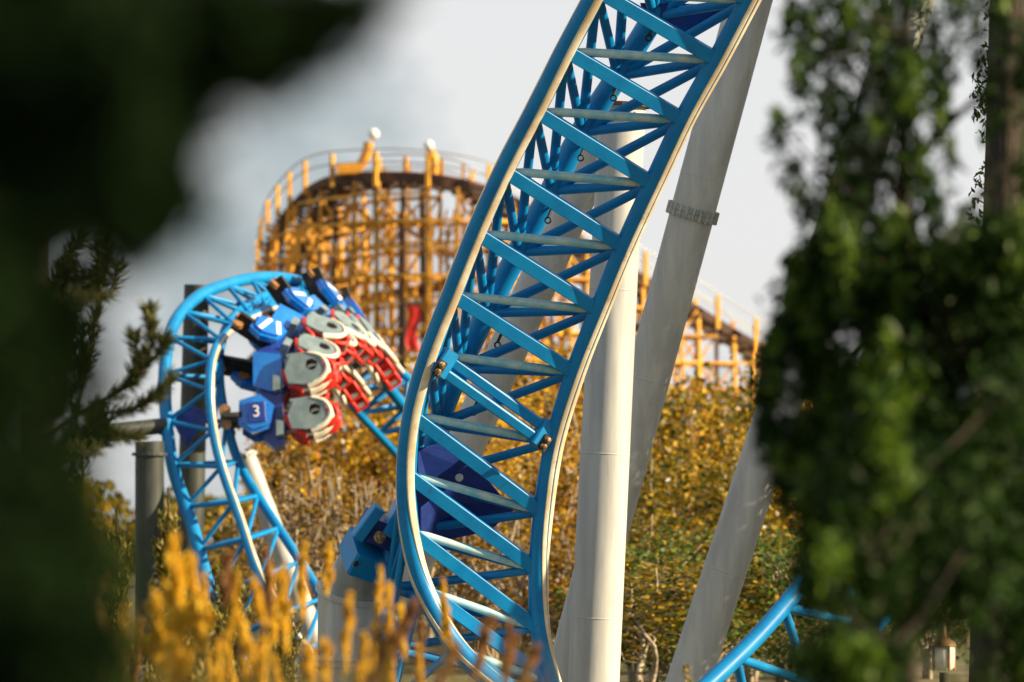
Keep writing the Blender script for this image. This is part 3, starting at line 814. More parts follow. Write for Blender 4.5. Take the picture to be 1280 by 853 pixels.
# deck, track rails and hand rails along the crest
def offs(s, lat, dz): return wat(s) + side(s) * lat + up * dz
sd = np.arange(0.2, acc[-1] - 0.3, 0.5)
dk = MB()
for lat in (-0.55, 0.55):
    pts = [offs(s, lat, -0.05) for s in sd]
    m = MB()
    for a, b in zip(pts[:-1], pts[1:]): m.beam(a, b, 0.32, 0.42, up)
    m.build('track_beam', M['brown'], wt)
    MB().sweep([p + up * 0.25 for p in pts], 0.05, 6).build('track_rail', M['redbrown'], wt)
for s in np.arange(0.4, acc[-1] - 0.4, 0.66):
    MB().beam(offs(s, -1.1, -0.28), offs(s, 1.1, -0.28), 0.16, 0.12, up).build('crosstie', M['brown'] , wt)
for lat in (-1.15, 1.15):
    for dz in (0.55, 1.05):
        MB().sweep([offs(s, lat, dz) for s in sd], 0.028, 6).build('handrail', M['steel'], wt)
for i, s in enumerate(ss):
    for lat in (-1.15, 1.15):
        if i % 2 == 0:
            tall = 0.95 if i % 2 == 0 else 0.8
            MB().beam(offs(s, lat, -0.35), offs(s, lat, tall), 0.15, 0.15, side(s)).build('railing_post', M['gold'] if i % 2 == 0 else M['orange'], wt)
# walkway boards under the left curve
for j in range(5):
    a = wat(2.6 + 0.2 * j); MB().beam(at(395, 262 + j * 9, 152), at(432, 254 + j * 10, 151.5), 0.18, 0.12, up).build('walkway_board', M['brown'], wt)
# inner lower run and the diagonals seen through the lattice
lw = crom([at(300, 470, 170), at(380, 400, 168), at(452, 376, 166), at(530, 362, 164), at(610, 345, 163), at(700, 318, 162), at(800, 420, 162)], 8)
m = MB()
for a, b in zip(lw[:-1], lw[1:]): m.beam(a, b, 0.9, 0.34, up)
m.build('lower_track', M['brown'], wt)
l0 = len(lw)
inner = MB(); kk = 0
for i in range(2, l0 - 8):
    p = lw[i]
    for lat in ((-0.9,) if i % 2 else (0.9,)):
        q = p + np.array([0.0, lat, -0.3])
        MB().beam(np.array([q[0], q[1], -0.1]), q + up * random.uniform(2.2, 6.0) * (1 if p[0] < -1.5 else 0.5), 0.14, 0.14, np.array([0, 1.0, 0])).build('post', M['gold'] if i % 3 else M['brown'], wt)
    for z in np.arange(5.2, 15.0, 2.3):
        if i + 1 < l0 - 8 and z < p[2] + 4:
            a = np.array([p[0], p[1] - 0.95, z]); b = np.array([lw[i + 1][0], lw[i + 1][1] - 0.95, z])
            inner.beam(a, b, 0.1, 0.15, up)
            if (i + kk) % 2: inner.beam(a, b + up * 1.4, 0.08, 0.1, np.array([0, 1.0, 0]))
            kk += 1
io = inner.build('inner_lattice', M['gold'], wt); io['kind'] = 'stuff'
for (xa, ya, xb, yb) in ((468, 262, 560, 318), (560, 318, 640, 352)):
    MB().beam(at(xa, ya, 153), at(xb, yb, 154), 0.2, 0.24, np.array([0, 1.0, 0])).build('diagonal_brace', M['brown'], wt)
for (xa, ya, xb, yb) in ((380, 280, 352, 360), (382, 280, 400, 284), (372, 330, 372, 284), (440, 255, 470, 282)):
    MB().beam(at(xa, ya, 150), at(xb, yb, 150), 0.2, 0.24, np.array([0, 1.0, 0])).build('diagonal_brace', M['orange'], wt)
# curved globe lamps on the crest
def globe_lamp(label, pts, rr, globe, gr, d):
    p = [at(x, y, d) for x, y in pts]
    t = thing('globe_lamp', label, 'lamp', p[0], 'curved orange globe lamps on the timber crest')
    MB().sweep(crom(p, 6), rr, 12).build('lamp_neck', M['orange'], t)
    MB().ball(at(*globe, d), gr).build('lamp_globe', M['white'], t)
    return t
lp = globe_lamp('orange swan necked lamp with white globe, left of the crest', [(424, 212), (440, 211), (452, 205), (459, 190), (461, 178)], 0.20, (467, 168), 0.22, 149)
MB().beam(at(421, 213, 149), at(452, 211, 149), 0.42, 0.42, up, 0.04).build('lamp_base', M['orange'], lp)
globe_lamp('upright orange lamp with white globe, right of the crest', [(541, 222), (543, 208), (541, 196), (537, 189)], 0.20, (536, 182), 0.2, 148)
# red banner among the timbers, a red patch of unknown kind
t = thing('panel', 'narrow red banner hanging among the golden timbers left of the track', 'panel', at(515, 440, 144))
m = MB()
zz = np.linspace(0, 1, 9)
vs_ = []
for z in zz:
    for q in np.linspace(0, 1, 5):
        p = at(508 + 16 * q + 3 * math.sin(z * 7), 382 + 56 * z, 144); p[1] += 0.06 * math.sin(q * 9 + z * 5); vs_.append(p)
m.add(vs_, [(i * 5 + j, i * 5 + j + 1, (i + 1) * 5 + j + 1, (i + 1) * 5 + j) for i in range(8) for j in range(4)], True)
m.build('panel_face', M['red'], t)
MB().tube(at(504, 380, 144), at(528, 380, 144), 0.05, n=8).build('cross_bar', M['brown'], t)
MB().tube(at(505, 375, 144), at(505, 600, 144), 0.07, n=8).build('pole', M['dark'], t)

# stairs hand rail seen through the right conifer
t = thing('stair_railing', 'thin dark stair railing glimpsed through the right conifer', 'railing', at(1180, 500, 36))
MB().sweep([at(1090, 395, 36), at(1150, 352, 36), at(1222, 314, 36), at(1290, 280, 36)], 0.025, 8).build('handrail', M['dark'], t)
MB().sweep([at(1040, 480, 36), at(1072, 438, 36), at(1110, 402, 36)], 0.025, 8).build('handrail', M['dark'], t)
for (x, y) in ((1176, 336), (1110, 392), (1236, 306), (1066, 446)):
    p = at(x, y, 36); MB().beam(p, p - up * 2.6, 0.06, 0.06, np.array([0, 1.0, 0])).build('post', M['greydark'], t)
# sunlit timber mast at the right edge
a, b = at(1246, 560, 29), at(1262, -60, 29)
t = thing('timber_mast', 'dark wooden mast with a sunlit right flank at the right edge', 'mast', ext(a, b, -0.1))
m = MB(); m.sweep([ext(a, b, -0.1), at(1250, 430, 29), at(1256, 200, 29), b], [0.17, 0.16, 0.15, 0.14], 20); m.build('shaft', M['bark'], t)
MB().beam(at(1282, 470, 29.1), at(1292, -60, 29.1), 0.12, 0.12, np.array([0, 1.0, 0])).build('brace', M['gold'], t)  # gold bar added to stand for the mast's sunlit right flank
# lantern low on the right
lb = at(1180, 853, 24); 
t = thing('lantern', 'small cream lantern with rusty frame low in the right shrubs', 'lantern', (lb[0], lb[1], 0))
MB().lathe([(0.03, -lb[2]), (0.03, 0.06)], lb, up, 10).build('post', M['bark'], t)
c = at(1180, 838, 24)
MB().lathe([(0.045, 0), (0.066, 0.02), (0.070, 0.13), (0.062, 0.15)], c, up, 12).build('lamp_shade', M['cream'], t)
MB().lathe([(0.078, 0), (0.074, 0.02), (0.02, 0.06), (0.016, 0.14)], c + up * 0.151, up, 12).build('lamp_cap', M['wheel'], t)
for i in range(4):
    th = R(20 + 90 * i); o_ = 0.073 * np.array([math.cos(th), math.sin(th), 0])
    MB().tube(c + o_, c + o_ + up * 0.15, 0.008, n=6).build('frame_bar', M['wheel'], t)

# ------------------------------------------------------------------ trees
def limb(m, p0, p1, r0, r1, wob=0.06, n=5):
    p0 = np.asarray(p0); p1 = np.asarray(p1); L_ = np.linalg.norm(p1 - p0)
    pts = [p0 + (p1 - p0) * q + (rng.normal(size=3) * wob * L_ * math.sin(math.pi * q)) for q in np.linspace(0, 1, n)]
    m.sweep(crom(pts, 2), list(np.linspace(r0, r1, 2 * (n - 1) + 1)), 7)
    return pts

def autumn_tree(label, leafm, h, spread, nl, leaf, group, stems=3, bark='palebark'):
    t = thing('birch_tree', label, 'tree', (0, 0, 0), group)
    tr = MB(); tips = []
    for s in range(stems):
        a = rng.uniform(0, 6.28); top = P_(math.cos(a) * spread * 0.35, math.sin(a) * spread * 0.35, h * rng.uniform(0.85, 1.0))
        pts = limb(tr, P_(math.cos(a) * 0.08, math.sin(a) * 0.08, -0.15), top, 0.05, 0.012, 0.04, 6)
        for q in range(9):
            f_ = rng.uniform(0.18, 0.95); b_ = evalc(pts, f_ * 5); aa = rng.uniform(0, 6.28); ln = spread * rng.uniform(0.35, 0.75) * (1.1 - 0.6 * f_)
            e = b_ + P_(math.cos(aa) * ln, math.sin(aa) * ln, ln * rng.uniform(0.5, 1.4)); limb(tr, b_, e, 0.018, 0.005, 0.08, 4)
            tips.append(b_ * 0.35 + e * 0.65); tips.append(e)
    tr.build('trunk', M[bark], t)
    tips = np.array(tips)
    idx = rng.integers(0, len(tips), nl)
    P = tips[idx] + rng.normal(size=(nl, 3)) * np.array([0.20, 0.20, 0.26])
    P[:, 2] = np.clip(P[:, 2], 0.1, None)
    A, B_ = leaf_axes(nl, leaf, leaf * 0.75)
    quads_mesh('crown', P, A, B_, M[leafm], t)
    return t
BG = 'autumn trees behind the tracks'
protos = [autumn_tree('golden leaved birch in the thicket behind the tracks', 'autumn', 5.0, 1.5, 1700, 0.17, BG, 3),
          autumn_tree('brown leaved thin tree in the thicket behind the tracks', 'autumn_brown', 4.6, 1.3, 1000, 0.15, BG, 4),
          autumn_tree('olive leaved tree in the thicket behind the tracks', 'olive', 4.8, 1.5, 1700, 0.15, BG, 3),
          autumn_tree('green leaved bushy tree low in the thicket right of the column', 'green', 2.6, 1.4, 2000, 0.11, BG, 4)]
protos.append(autumn_tree('nearly bare tree of thin pale stems in the thicket', 'autumn_brown', 4.8, 1.1, 300, 0.13, BG, 7))
protos.append(autumn_tree('sparse small leaved orange tree in the thicket', 'autumn', 4.9, 1.5, 1500, 0.10, BG, 3))
def ztop(py, d): return at(640, py, d)[2]
# (px, top py, depth, proto)
spots = [(330, 560, 64, 1), (362, 545, 70, 1), (424, 545, 66, 1), (452, 500, 74, 0), (478, 520, 66, 0), (505, 480, 78, 0), (350, 590, 58, 4), (378, 570, 57, 4), (402, 560, 57, 4), (440, 570, 56, 4), (470, 580, 57, 4), (408, 640, 59, 1), (585, 480, 60, 5), (625, 500, 61, 5), (700, 520, 58, 5), (835, 520, 64, 5), (905, 540, 63, 5), (950, 540, 62, 5), (640, 600, 54, 4), (560, 640, 54, 4), (478, 600, 62, 5), (300, 640, 62, 1),
         (535, 470, 70, 0), (570, 455, 76, 0), (600, 470, 66, 0), (632, 440, 78, 0), (660, 460, 70, 0), (690, 430, 80, 0), (715, 470, 64, 1), (600, 560, 60, 1), (650, 560, 58, 0), (690, 580, 57, 1), (560, 590, 60, 1), (620, 640, 56, 1), (680, 680, 54, 1),
         (742, 440, 82, 0), (800, 470, 74, 2), (828, 480, 68, 2), (858, 490, 78, 2), (885, 480, 72, 0), (915, 500, 66, 2), (945, 470, 80, 2), (975, 490, 70, 2), (1010, 470, 76, 2),
         (815, 560, 60, 2), (850, 570, 58, 2), (880, 560, 62, 0), (930, 570, 60, 2), (965, 590, 57, 2), (1000, 580, 60, 0), (840, 640, 54, 2), (900, 650, 53, 2),
         (792, 700, 47, 3), (822, 690, 48, 3), (850, 760, 46, 2), (905, 720, 47, 2), (940, 710, 49, 3), (978, 690, 48, 3), (1010, 700, 46, 3), (875, 770, 45, 3), (808, 740, 44, 2),
         (1050, 540, 66, 2), (1100, 520, 70, 2), (1150, 560, 62, 2), (1210, 540, 68, 2), (1270, 560, 64, 2), (1080, 660, 52, 3), (1160, 690, 50, 3)]
hs = [5.0, 4.6, 4.8, 2.6, 4.8, 4.9]
used = set()
for (px, py, d, k) in spots:
    o = protos[k] if k not in used else copy_tree(protos[k]); used.add(k)
    p = at(px, 600, d); z = ztop(py, d)
    s = max(0.3, z / hs[k])
    zone = 'left of the large track' if px < 490 else ('seen through the bars of the large track' if px < 700 else ('between the upright and the leaning column' if px < 905 else ('right of the leaning columns' if px < 1020 else 'hidden behind the right conifer')))
    o['label'] = ['golden leaved tree in the thicket', 'brown leaved thin tree in the thicket', 'olive leaved tree in the thicket', 'low green leaved bushy tree', 'nearly bare pale stemmed tree in the thicket', 'small leaved orange tree in the thicket'][k] + ' ' + zone
    o.location = (p[0], p[1], 0); o.rotation_euler = (0, 0, rng.uniform(0, 6.28)); o.scale = (max(0.8, min(1.25, s * 1.05)), max(0.8, min(1.25, s * 1.05)), s)
# far-off wood on the horizon: one mass
nF = 26000
fx = rng.uniform(-60, 70, nF); fy = rng.uniform(215, 260, nF)
fh = (4.6 + 1.6 * np.sin(fx * 0.35) + 1.1 * np.sin(fx * 0.93 + 1.3)) * rng.uniform(0, 1, nF) ** 0.6
P = np.stack([fx, fy, np.clip(fh, 0, None)], 1); A, B_ = leaf_axes(nF, 0.75, 0.5)
tag(quads_mesh('far_woods', P, A, B_, M['olive']), kind='stuff')

# --- right foreground conifer: branch sprays hung on limbs (px, py, rx, ry, depth, count)
def sprays(t, clusters, mat, leaf, wid, name='foliage', prefer=(0, 0, 1), k=0.8, limb_from=None, limb_r=0.012, bark='bark', shell=0.5):
    Ps = []; As = []; Bs = []; br = MB()
    for (px, py, rx, ry, d, n_) in clusters:
        if abs(px - 1182) < 72 and abs(py - 826) < 66: continue      # a gap through which the lantern shows
        c = at(px, py, d); s = d / F
        rr = np.array([rx * s, 0.5 * (rx + ry) * s, ry * s])
        P = blob(c, rr, n_, shell) if shell < 0.9 else c + rng.normal(size=(n_, 3)) * rr * 0.52
        a, b = leaf_axes(n_, leaf, wid, prefer, k)
        Ps.append(P); As.append(a); Bs.append(b)
        if limb_from is not None:
            p0 = limb_from(c); limb(br, p0, c + P_(0, 0, ry * s * 0.4), limb_r, limb_r * 0.25, 0.05, 4)
    if br.v: br.build('limb', M[bark], t)
    return quads_mesh(name, np.vstack(Ps), np.vstack(As), np.vstack(Bs), mat, t)

cy = P_(4.85, 31.95, 0)
t = thing('cypress', 'tall dark columnar cypress at the right edge behind the conifer', 'tree', cy)
m = MB(); m.sweep([cy + P_(0, 0, -0.1), cy + P_(0.05, 0, 4), cy + P_(0, 0.05, 12.2)], [0.16, 0.11, 0.02], 10)
Pn = []
for i in range(330):
    f_ = rng.uniform(0.02, 1.0); a = rng.uniform(0, 6.28); rr = 0.95 * (1.02 - f_ ** 4) * rng.uniform(0.6, 1.05)
    p0 = cy + P_(0, 0, 12 * f_ * 0.93); p1 = cy + P_(math.cos(a) * rr, math.sin(a) * rr, 12 * f_ * 0.93 + 0.6)
    m.tube(p0, p1, 0.02, 0.006, 5, False)
    Pn.append(blob(p0 * 0.2 + p1 * 0.8, (0.26, 0.26, 0.5), 420, 0.5))
m.build('trunk', M['bark'], t); Pn = np.vstack(Pn)
A, B_ = leaf_axes(len(Pn), 0.070, 0.030, (0, 0, 1), 0.8)
quads_mesh('crown', Pn, A, B_, M['pineleaf'], t)
tb = at(1130, 700, 10.6); tx, ty = tb[0], tb[1]
t = thing('conifer', 'bushy green conifer filling the right foreground, out of focus', 'tree', (tx, ty, 0))
m = MB(); m.sweep([P_(tx, ty, -0.1), P_(tx + 0.01, ty, 1.2), P_(tx - 0.01, ty + 0.02, 2.2), P_(tx + 0.02, ty, 3.4)], [0.045, 0.035, 0.026, 0.012], 10); m.build('trunk', M['bark'], t)
cl = [(968, 440, 18, 30, 10.6, 200), (960, 490, 18, 30, 10.6, 230), (962, 545, 18, 28, 10.6, 220), (985, 400, 22, 40, 10.6, 260), (1000, 350, 24, 40, 10.6, 240), (985, 600, 20, 36, 10.6, 220)]
# dense lower body
edge = {330: 1000, 400: 985, 480: 975, 560: 985, 640: 990, 720: 995, 800: 1020, 880: 1030}
for y, x0 in edge.items():
    x = x0 + 28
    while x < 1330:
        cl.append((x + rng.uniform(-10, 10), y + rng.uniform(-25, 25), 30, 55, 10.6 + rng.uniform(-0.4, 0.5), 420)); x += 36
# upper open part, with sky showing between the sprays
upper = [(1020, 60, 22, 50), (1030, 150, 22, 40), (1065, 20, 24, 40), (1070, 190, 22, 40), (1100, 90, 20, 40), (1105, 180, 18, 40), (1150, 100, 20, 40), (1185, 90, 12, 30), (1190, 200, 10, 30), (1160, 250, 18, 36), (1210, 300, 14, 30), (1000, 30, 20, 36), (1225, 60, 14, 40), (1050, 250, 24, 34), (985, 30, 16, 40), (1000, 100, 14, 45), (975, 165, 16, 34), (990, 215, 18, 30), (1012, 265, 20, 32), (1050, 60, 26, 60), (1066, 140, 24, 46), (1040, 215, 20, 40), (1085, 235, 30, 50), (1110, 30, 26, 60), (1130, 120, 34, 60), (1140, 210, 26, 54),
         (1165, 60, 26, 60), (1175, 150, 16, 40), (1205, 10, 26, 30), (1055, 300, 34, 44), (1115, 310, 34, 46), (1170, 280, 16, 46), (1190, 350, 40, 30), (1230, 370, 40, 40), (1235, 120, 12, 50), (1245, 20, 20, 40), (1270, 100, 24, 60), (1280, 230, 10, 60), (1020, 330, 26, 40), (1085, 360, 40, 36), (1150, 380, 40, 36), (1265, 340, 30, 40), (1310, 60, 40, 60), (1320, 200, 40, 70), (1320, 330, 40, 60), (1030, 0, 20, 30), (1080, -20, 30, 30), (1150, -20, 30, 30)]
for (x, y, rx, ry) in upper:
    cl.append((x, y, rx, ry, 10.6 + rng.uniform(-0.3, 0.4), int(rx * ry * 0.12)))
frm = lambda c: P_(tx, ty, max(0.3, c[2] - 0.12 - 0.5 * abs(c[0] - tx)))
sprays(t, cl, M['shadeleaf'], 0.050, 0.015, 'foliage', (0, 0, 1), 0.7, frm, 0.009, shell=1.0)
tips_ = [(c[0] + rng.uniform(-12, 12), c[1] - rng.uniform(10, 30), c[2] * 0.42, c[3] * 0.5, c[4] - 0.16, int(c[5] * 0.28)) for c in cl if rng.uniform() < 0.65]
sprays(t, tips_, M['pineleaf'], 0.050, 0.015, 'lit_foliage', (0, 0, 1), 0.9, shell=1.0)  # lighter leaf colour stands for sun on the outer sprays
# nearer, brighter sprigs
tb2 = at(1090, 900, 8.6)
t = thing('conifer', 'low bright green conifer tips in front of the tall right conifer', 'shrub', (tb2[0], tb2[1], 0))
MB().sweep([P_(tb2[0], tb2[1], -0.1), P_(tb2[0], tb2[1], 0.8), P_(tb2[0] + 0.02, tb2[1], 1.5)], [0.02, 0.014, 0.006], 8).build('trunk', M['bark'], t)
cl = [(1092, 545, 22, 48, 8.6, 130), (1118, 520, 16, 36, 8.6, 80), (1060, 620, 36, 50, 8.6, 150), (1130, 620, 40, 50, 8.7, 160), (1030, 720, 36, 50, 8.6, 130), (1095, 720, 50, 60, 8.7, 220), (1170, 740, 50, 60, 8.8, 200), (1010, 830, 40, 36, 8.5, 130), (1080, 830, 60, 40, 8.6, 220), (1240, 700, 50, 70, 8.8, 220), (1240, 830, 60, 50, 8.8, 240), (1150, 860, 50, 40, 8.6, 150), (1200, 600, 50, 60, 9.0, 180), (1265, 500, 40, 60, 9.0, 150)]
frm = lambda c: P_(tb2[0], tb2[1], max(0.2, c[2] - 0.10 - 0.4 * abs(c[0] - tb2[0])))
cl = [(a, b, c, d_, e, int(f * 2.2)) for (a, b, c, d_, e, f) in cl]
sprays(t, cl, M['shadeleaf'], 0.044, 0.014, 'foliage', (0, 0, 1), 0.9, frm, 0.006, shell=1.0)
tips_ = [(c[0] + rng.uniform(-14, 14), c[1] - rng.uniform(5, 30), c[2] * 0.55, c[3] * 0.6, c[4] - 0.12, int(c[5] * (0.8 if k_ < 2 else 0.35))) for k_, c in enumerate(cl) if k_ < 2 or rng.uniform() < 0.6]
sprays(t, tips_, M['tipleaf'], 0.044, 0.014, 'lit_foliage', (0, 0, 1), 0.9, shell=1.0)  # sunlit bits given by the lighter leaf colour

# --- left foreground yew, very near the lens
tl = P_(-0.62, 2.9, 0)
t = thing('yew_tree', 'almost black yew tree filling the left foreground, heavily blurred', 'tree', tl)
m = MB(); m.sweep([tl + P_(0, 0, -0.1), tl + P_(0.02, 0, 1.2), tl + P_(0.05, 0.05, 2.0), tl + P_(0.02, 0, 3.0)], [0.09, 0.075, 0.06, 0.03], 12); m.build('trunk', M['bark'], t)
cl = []
for y in range(-60, 960, 62):
    xe = (230 if y < 120 else (185 if y < 310 else (40 if y < 600 else 90))) + rng.uniform(-30, 30)
    x = -140
    while x < xe:
        cl.append((x, y + rng.uniform(-15, 15), 50, 52, 2.85 + rng.uniform(-0.2, 0.25), 230)); x += 50
for y in range(120, 900, 45): cl.append((rng.uniform(60, 150) if y > 300 else rng.uniform(190, 250), y, rng.uniform(18, 34), rng.uniform(20, 40), 2.85, int(rng.uniform(4, 16))))
cl += [(470, -10, 30, 24, 2.8, 18), (452, 30, 30, 24, 2.8, 14), (440, 0, 36, 26, 2.8, 24), (420, 50, 34, 34, 2.8, 22), (380, 90, 40, 30, 2.8, 20), (330, 115, 40, 30, 2.8, 22), (265, 130, 40, 36, 2.8, 24), (220, 215, 40, 44, 2.85, 28), (220, 20, 60, 50, 2.8, 90), (290, 10, 60, 44, 2.75, 90), (350, 20, 50, 46, 2.8, 75), (405, 10, 36, 30, 2.8, 34), (235, 90, 55, 46, 2.8, 75), (310, 80, 50, 34, 2.8, 50), (385, 62, 30, 26, 2.8, 16), (195, 170, 48, 50, 2.85, 66), (180, 250, 44, 46, 2.85, 52), (240, 160, 24, 24, 2.8, 8), (215, 275, 30, 26, 2.85, 12), (150, 330, 34, 40, 2.9, 22)]
frm = lambda c: P_(tl[0] + 0.02, tl[1], c[2] - 0.1)
cl = [(a, b, c, d_, e, f if f > 150 else int(f * 2.4)) for (a, b, c, d_, e, f) in cl]
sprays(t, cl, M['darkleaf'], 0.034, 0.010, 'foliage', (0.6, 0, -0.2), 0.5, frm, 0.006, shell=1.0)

# --- lower left shrubs, a little farther
ts = at(60, 900, 5.2)
t = thing('shrub', 'dark green blurred shrub at the lower left corner', 'shrub', (ts[0], ts[1], 0))
MB().sweep([P_(ts[0], ts[1], -0.1), P_(ts[0], ts[1], 0.7), P_(ts[0] + 0.03, ts[1], 1.4)], [0.03, 0.02, 0.008], 8).build('trunk', M['bark'], t)
cl = [(20, 700, 60, 60, 5.2, 200), (90, 640, 40, 50, 5.3, 110), (120, 720, 50, 50, 5.2, 150), (60, 800, 70, 60, 5.1, 260), (140, 810, 50, 50, 5.2, 90), (-20, 600, 50, 60, 5.2, 150), (110, 860, 70, 40, 5.1, 150)]
frm = lambda c: P_(ts[0], ts[1], max(0.2, c[2] - 0.2))
sprays(t, cl, M['green'], 0.04, 0.014, 'foliage', (0, 0, 1), 0.4, frm, 0.005)

# --- pine with a visible needled branch behind the yew
pp = at(40, 700, 17.5); px0, py0 = pp[0], pp[1]
t = thing('pine_tree', 'pine with a needled branch tip reaching right beside the arched track', 'tree', (px0, py0, 0))
MB().sweep([P_(px0, py0, -0.1), P_(px0 + 0.03, py0, 2.0), P_(px0, py0, 4.2)], [0.10, 0.08, 0.03], 10).build('trunk', M['bark'], t)
NP = []; NA = []; NB = []
def twig(m, pts, nn_, nl=0.075, r0=0.012, start=0.25):
    p = crom([at(*q) for q in pts], 6); m.sweep(p, list(np.linspace(r0, 0.004, len(p))), 7)
    for _ in range(nn_):
        f_ = rng.uniform(start, 1.0); c = evalc(p, f_ * (len(p) - 1)); tdir = nrm(evalc(p, min(1, f_ + 0.02) * (len(p) - 1)) - evalc(p, max(0, f_ - 0.03) * (len(p) - 1)))
        dr = nrm(tdir * 0.9 + unit(1)[0] * 0.8); ln = nl * rng.uniform(0.7, 1.15)
        NP.append(c + dr * ln / 2); NA.append(dr * ln / 2); NB.append(nrm(np.cross(dr, unit(1)[0])) * 0.0050)
m = MB()
twig(m, [(40, 560, 17.5), (95, 520, 17.4), (150, 490, 17.3), (176, 465, 17.2), (190, 420, 17.2), (186, 388, 17.2)], 520)
twig(m, [(150, 490, 17.3), (170, 455, 17.2), (168, 420, 17.2)], 200)
twig(m, [(176, 465, 17.2), (200, 440, 17.2), (208, 425, 17.2)], 160)
twig(m, [(100, 518, 17.4), (150, 515, 17.3), (190, 500, 17.2), (214, 470, 17.2)], 320)
twig(m, [(95, 520, 17.4), (110, 460, 17.4), (120, 400, 17.3), (125, 350, 17.3)], 380)
twig(m, [(110, 460, 17.4), (85, 430, 17.4), (70, 400, 17.4)], 200)
twig(m, [(40, 640, 17.5), (80, 570, 17.4), (130, 545, 17.3), (175, 548, 17.3)], 360)
twig(m, [(40, 440, 17.5), (70, 350, 17.4), (100, 300, 17.4)], 320)
for q in range(26):
    y_ = rng.uniform(330, 680); x_ = rng.uniform(75, 140) if not 380 < y_ < 520 else rng.uniform(60, 105); up_ = rng.uniform(20, 70)
    twig(m, [(36, y_ + 30, 17.5), ((36 + x_) / 2, y_ + 8, 17.4 + rng.uniform(-0.4, 0.4)), (x_, y_ - 8, 17.3), (x_ + rng.uniform(0, 14), y_ - up_, 17.3)], 240, 0.08)
m.build('branch', M['bark'], t)
quads_mesh('needles', np.array(NP), np.array(NA), np.array(NB), M['needle'], t)

# --- upright junipers at middle distance on the left
def juniper(label, px, py_top, d, w_px, nbr, mat='juniper'):
    b = at(px, 700, d); b[2] = 0; H = ztop(py_top, d); W = w_px * d / F
    t = thing('juniper', label, 'shrub', b, 'junipers below the arched track')
    tr = MB(); Ps = []; As = []; Bs = []
    tr.sweep([b + P_(0, 0, -0.1), b + P_(0.01, 0, H * 0.5), b + P_(0, 0, H * 0.97)], [0.03, 0.02, 0.005], 7)
    for i in range(nbr):
        f_ = rng.uniform(0.12, 0.98) ** 0.85; a = rng.uniform(0, 6.28)
        rad = W * (1.05 - f_) ** 0.6 * rng.uniform(0.5, 1.15)
        p0 = b + P_(0, 0, H * f_ * 0.82); p1 = b + P_(math.cos(a) * rad, math.sin(a) * rad, min(H * 1.04, H * f_ * 0.82 + rad * 1.0 + 0.18))
        tr.tube(p0, p1, 0.006, 0.002, 4, False)
        n_ = 22; q = rng.uniform(0.3, 1.05, (n_, 1)); P = p0 + (p1 - p0) * q + rng.normal(size=(n_, 3)) * 0.012
        dr = nrm(p1 - p0); A = unit(n_) * 0.9 + dr * 1.2; A /= np.linalg.norm(A, axis=1, keepdims=True)
        Bx = np.cross(A, unit(n_)); Bx /= np.linalg.norm(Bx, axis=1, keepdims=True)
        Ps.append(P); As.append(A * 0.024); Bs.append(Bx * 0.0065)
    tr.build('trunk', M['bark'], t)
    quads_mesh('foliage', np.vstack(Ps), np.vstack(As), np.vstack(Bs), M[mat], t)
juniper('spiky juniper with a thin dark top left of the dark column', 146, 622, 20, 36, 170)
juniper('juniper with sunlit gilded tips in front of the dark column', 210, 596, 21, 40, 220)
juniper('low broad juniper in front of the arched track foot', 285, 690, 22, 60, 260)
juniper('small juniper beside the short pipe stub', 352, 742, 23, 46, 180)
juniper('squat juniper behind the golden grass plumes', 240, 720, 19, 60, 240)

# ------------------------------------------------------------------ grass in the foreground
def plume(label, px, py, L_px, w_px, d, mat, lean=0.0):
    s = d / F; tip = at(px, py, d); Lm = L_px * s; Wm = w_px * s / 2
    b = P_(tip[0] - lean * 0.8, tip[1], 0)
    t = thing('grass_plume', label, 'grass plume', b, 'tall grass plumes in the foreground')
    ax = nrm(P_(lean, 0, 1.0)); neck = tip - ax * Lm
    stem = crom([b + P_(0, 0, -0.05), b + (neck - b) * 0.6 + P_(-lean * 0.1, 0, 0), neck, tip], 5)
    MB().sweep(stem, list(np.linspace(0.0045, 0.0015, len(stem))), 6).build('stem', M['straw'], t)
    nb_ = int(9 + w_px / 3); Ps = []; As = []; Bs = []
    for q_ in range(nb_):                                   # feathery side branches of the plume
        f_ = rng.uniform(0.0, 0.92); r0_ = neck + (tip - neck) * f_; a_ = rng.uniform(0, 6.28)
        out_ = P_(math.cos(a_), math.sin(a_), 0) * Wm * rng.uniform(0.3, 1.1) * (1.1 - 0.7 * f_)
        e_ = r0_ + out_ + ax * Lm * rng.uniform(0.15, 0.42) * (1.15 - f_)
        n_ = int(rng.uniform(34, 90)); u_ = rng.uniform(0, 1, (n_, 1))
        P = r0_ + (e_ - r0_) * u_ + rng.normal(size=(n_, 3)) * Wm * 0.10 - np.array([0, 0, 0.02]) * u_ ** 2
        A = unit(n_) * 0.5 + nrm(e_ - r0_) + ax * 0.3; A /= np.linalg.norm(A, axis=1, keepdims=True)
        Bx = np.cross(A, unit(n_)); Bx /= np.linalg.norm(Bx, axis=1, keepdims=True)
        Ps.append(P); As.append(A * 0.026); Bs.append(Bx * 0.0055)
    quads_mesh('plume', np.vstack(Ps), np.vstack(As), np.vstack(Bs), mat, t)
    m = MB(); 
    for i in range(3):
        a = rng.uniform(0, 6.28); h = rng.uniform(0.5, 0.8) * (neck[2])
        p = crom([b, b + P_(math.cos(a) * 0.05, math.sin(a) * 0.05, h * 0.6), b + P_(math.cos(a) * 0.2, math.sin(a) * 0.2, h)], 4)
        for e0, e1 in zip(p[:-1], p[1:]): m.beam(e0, e1, 0.010, 0.002, P_(0, 1, 0.1))
    m.build('blade', M['straw'], t)
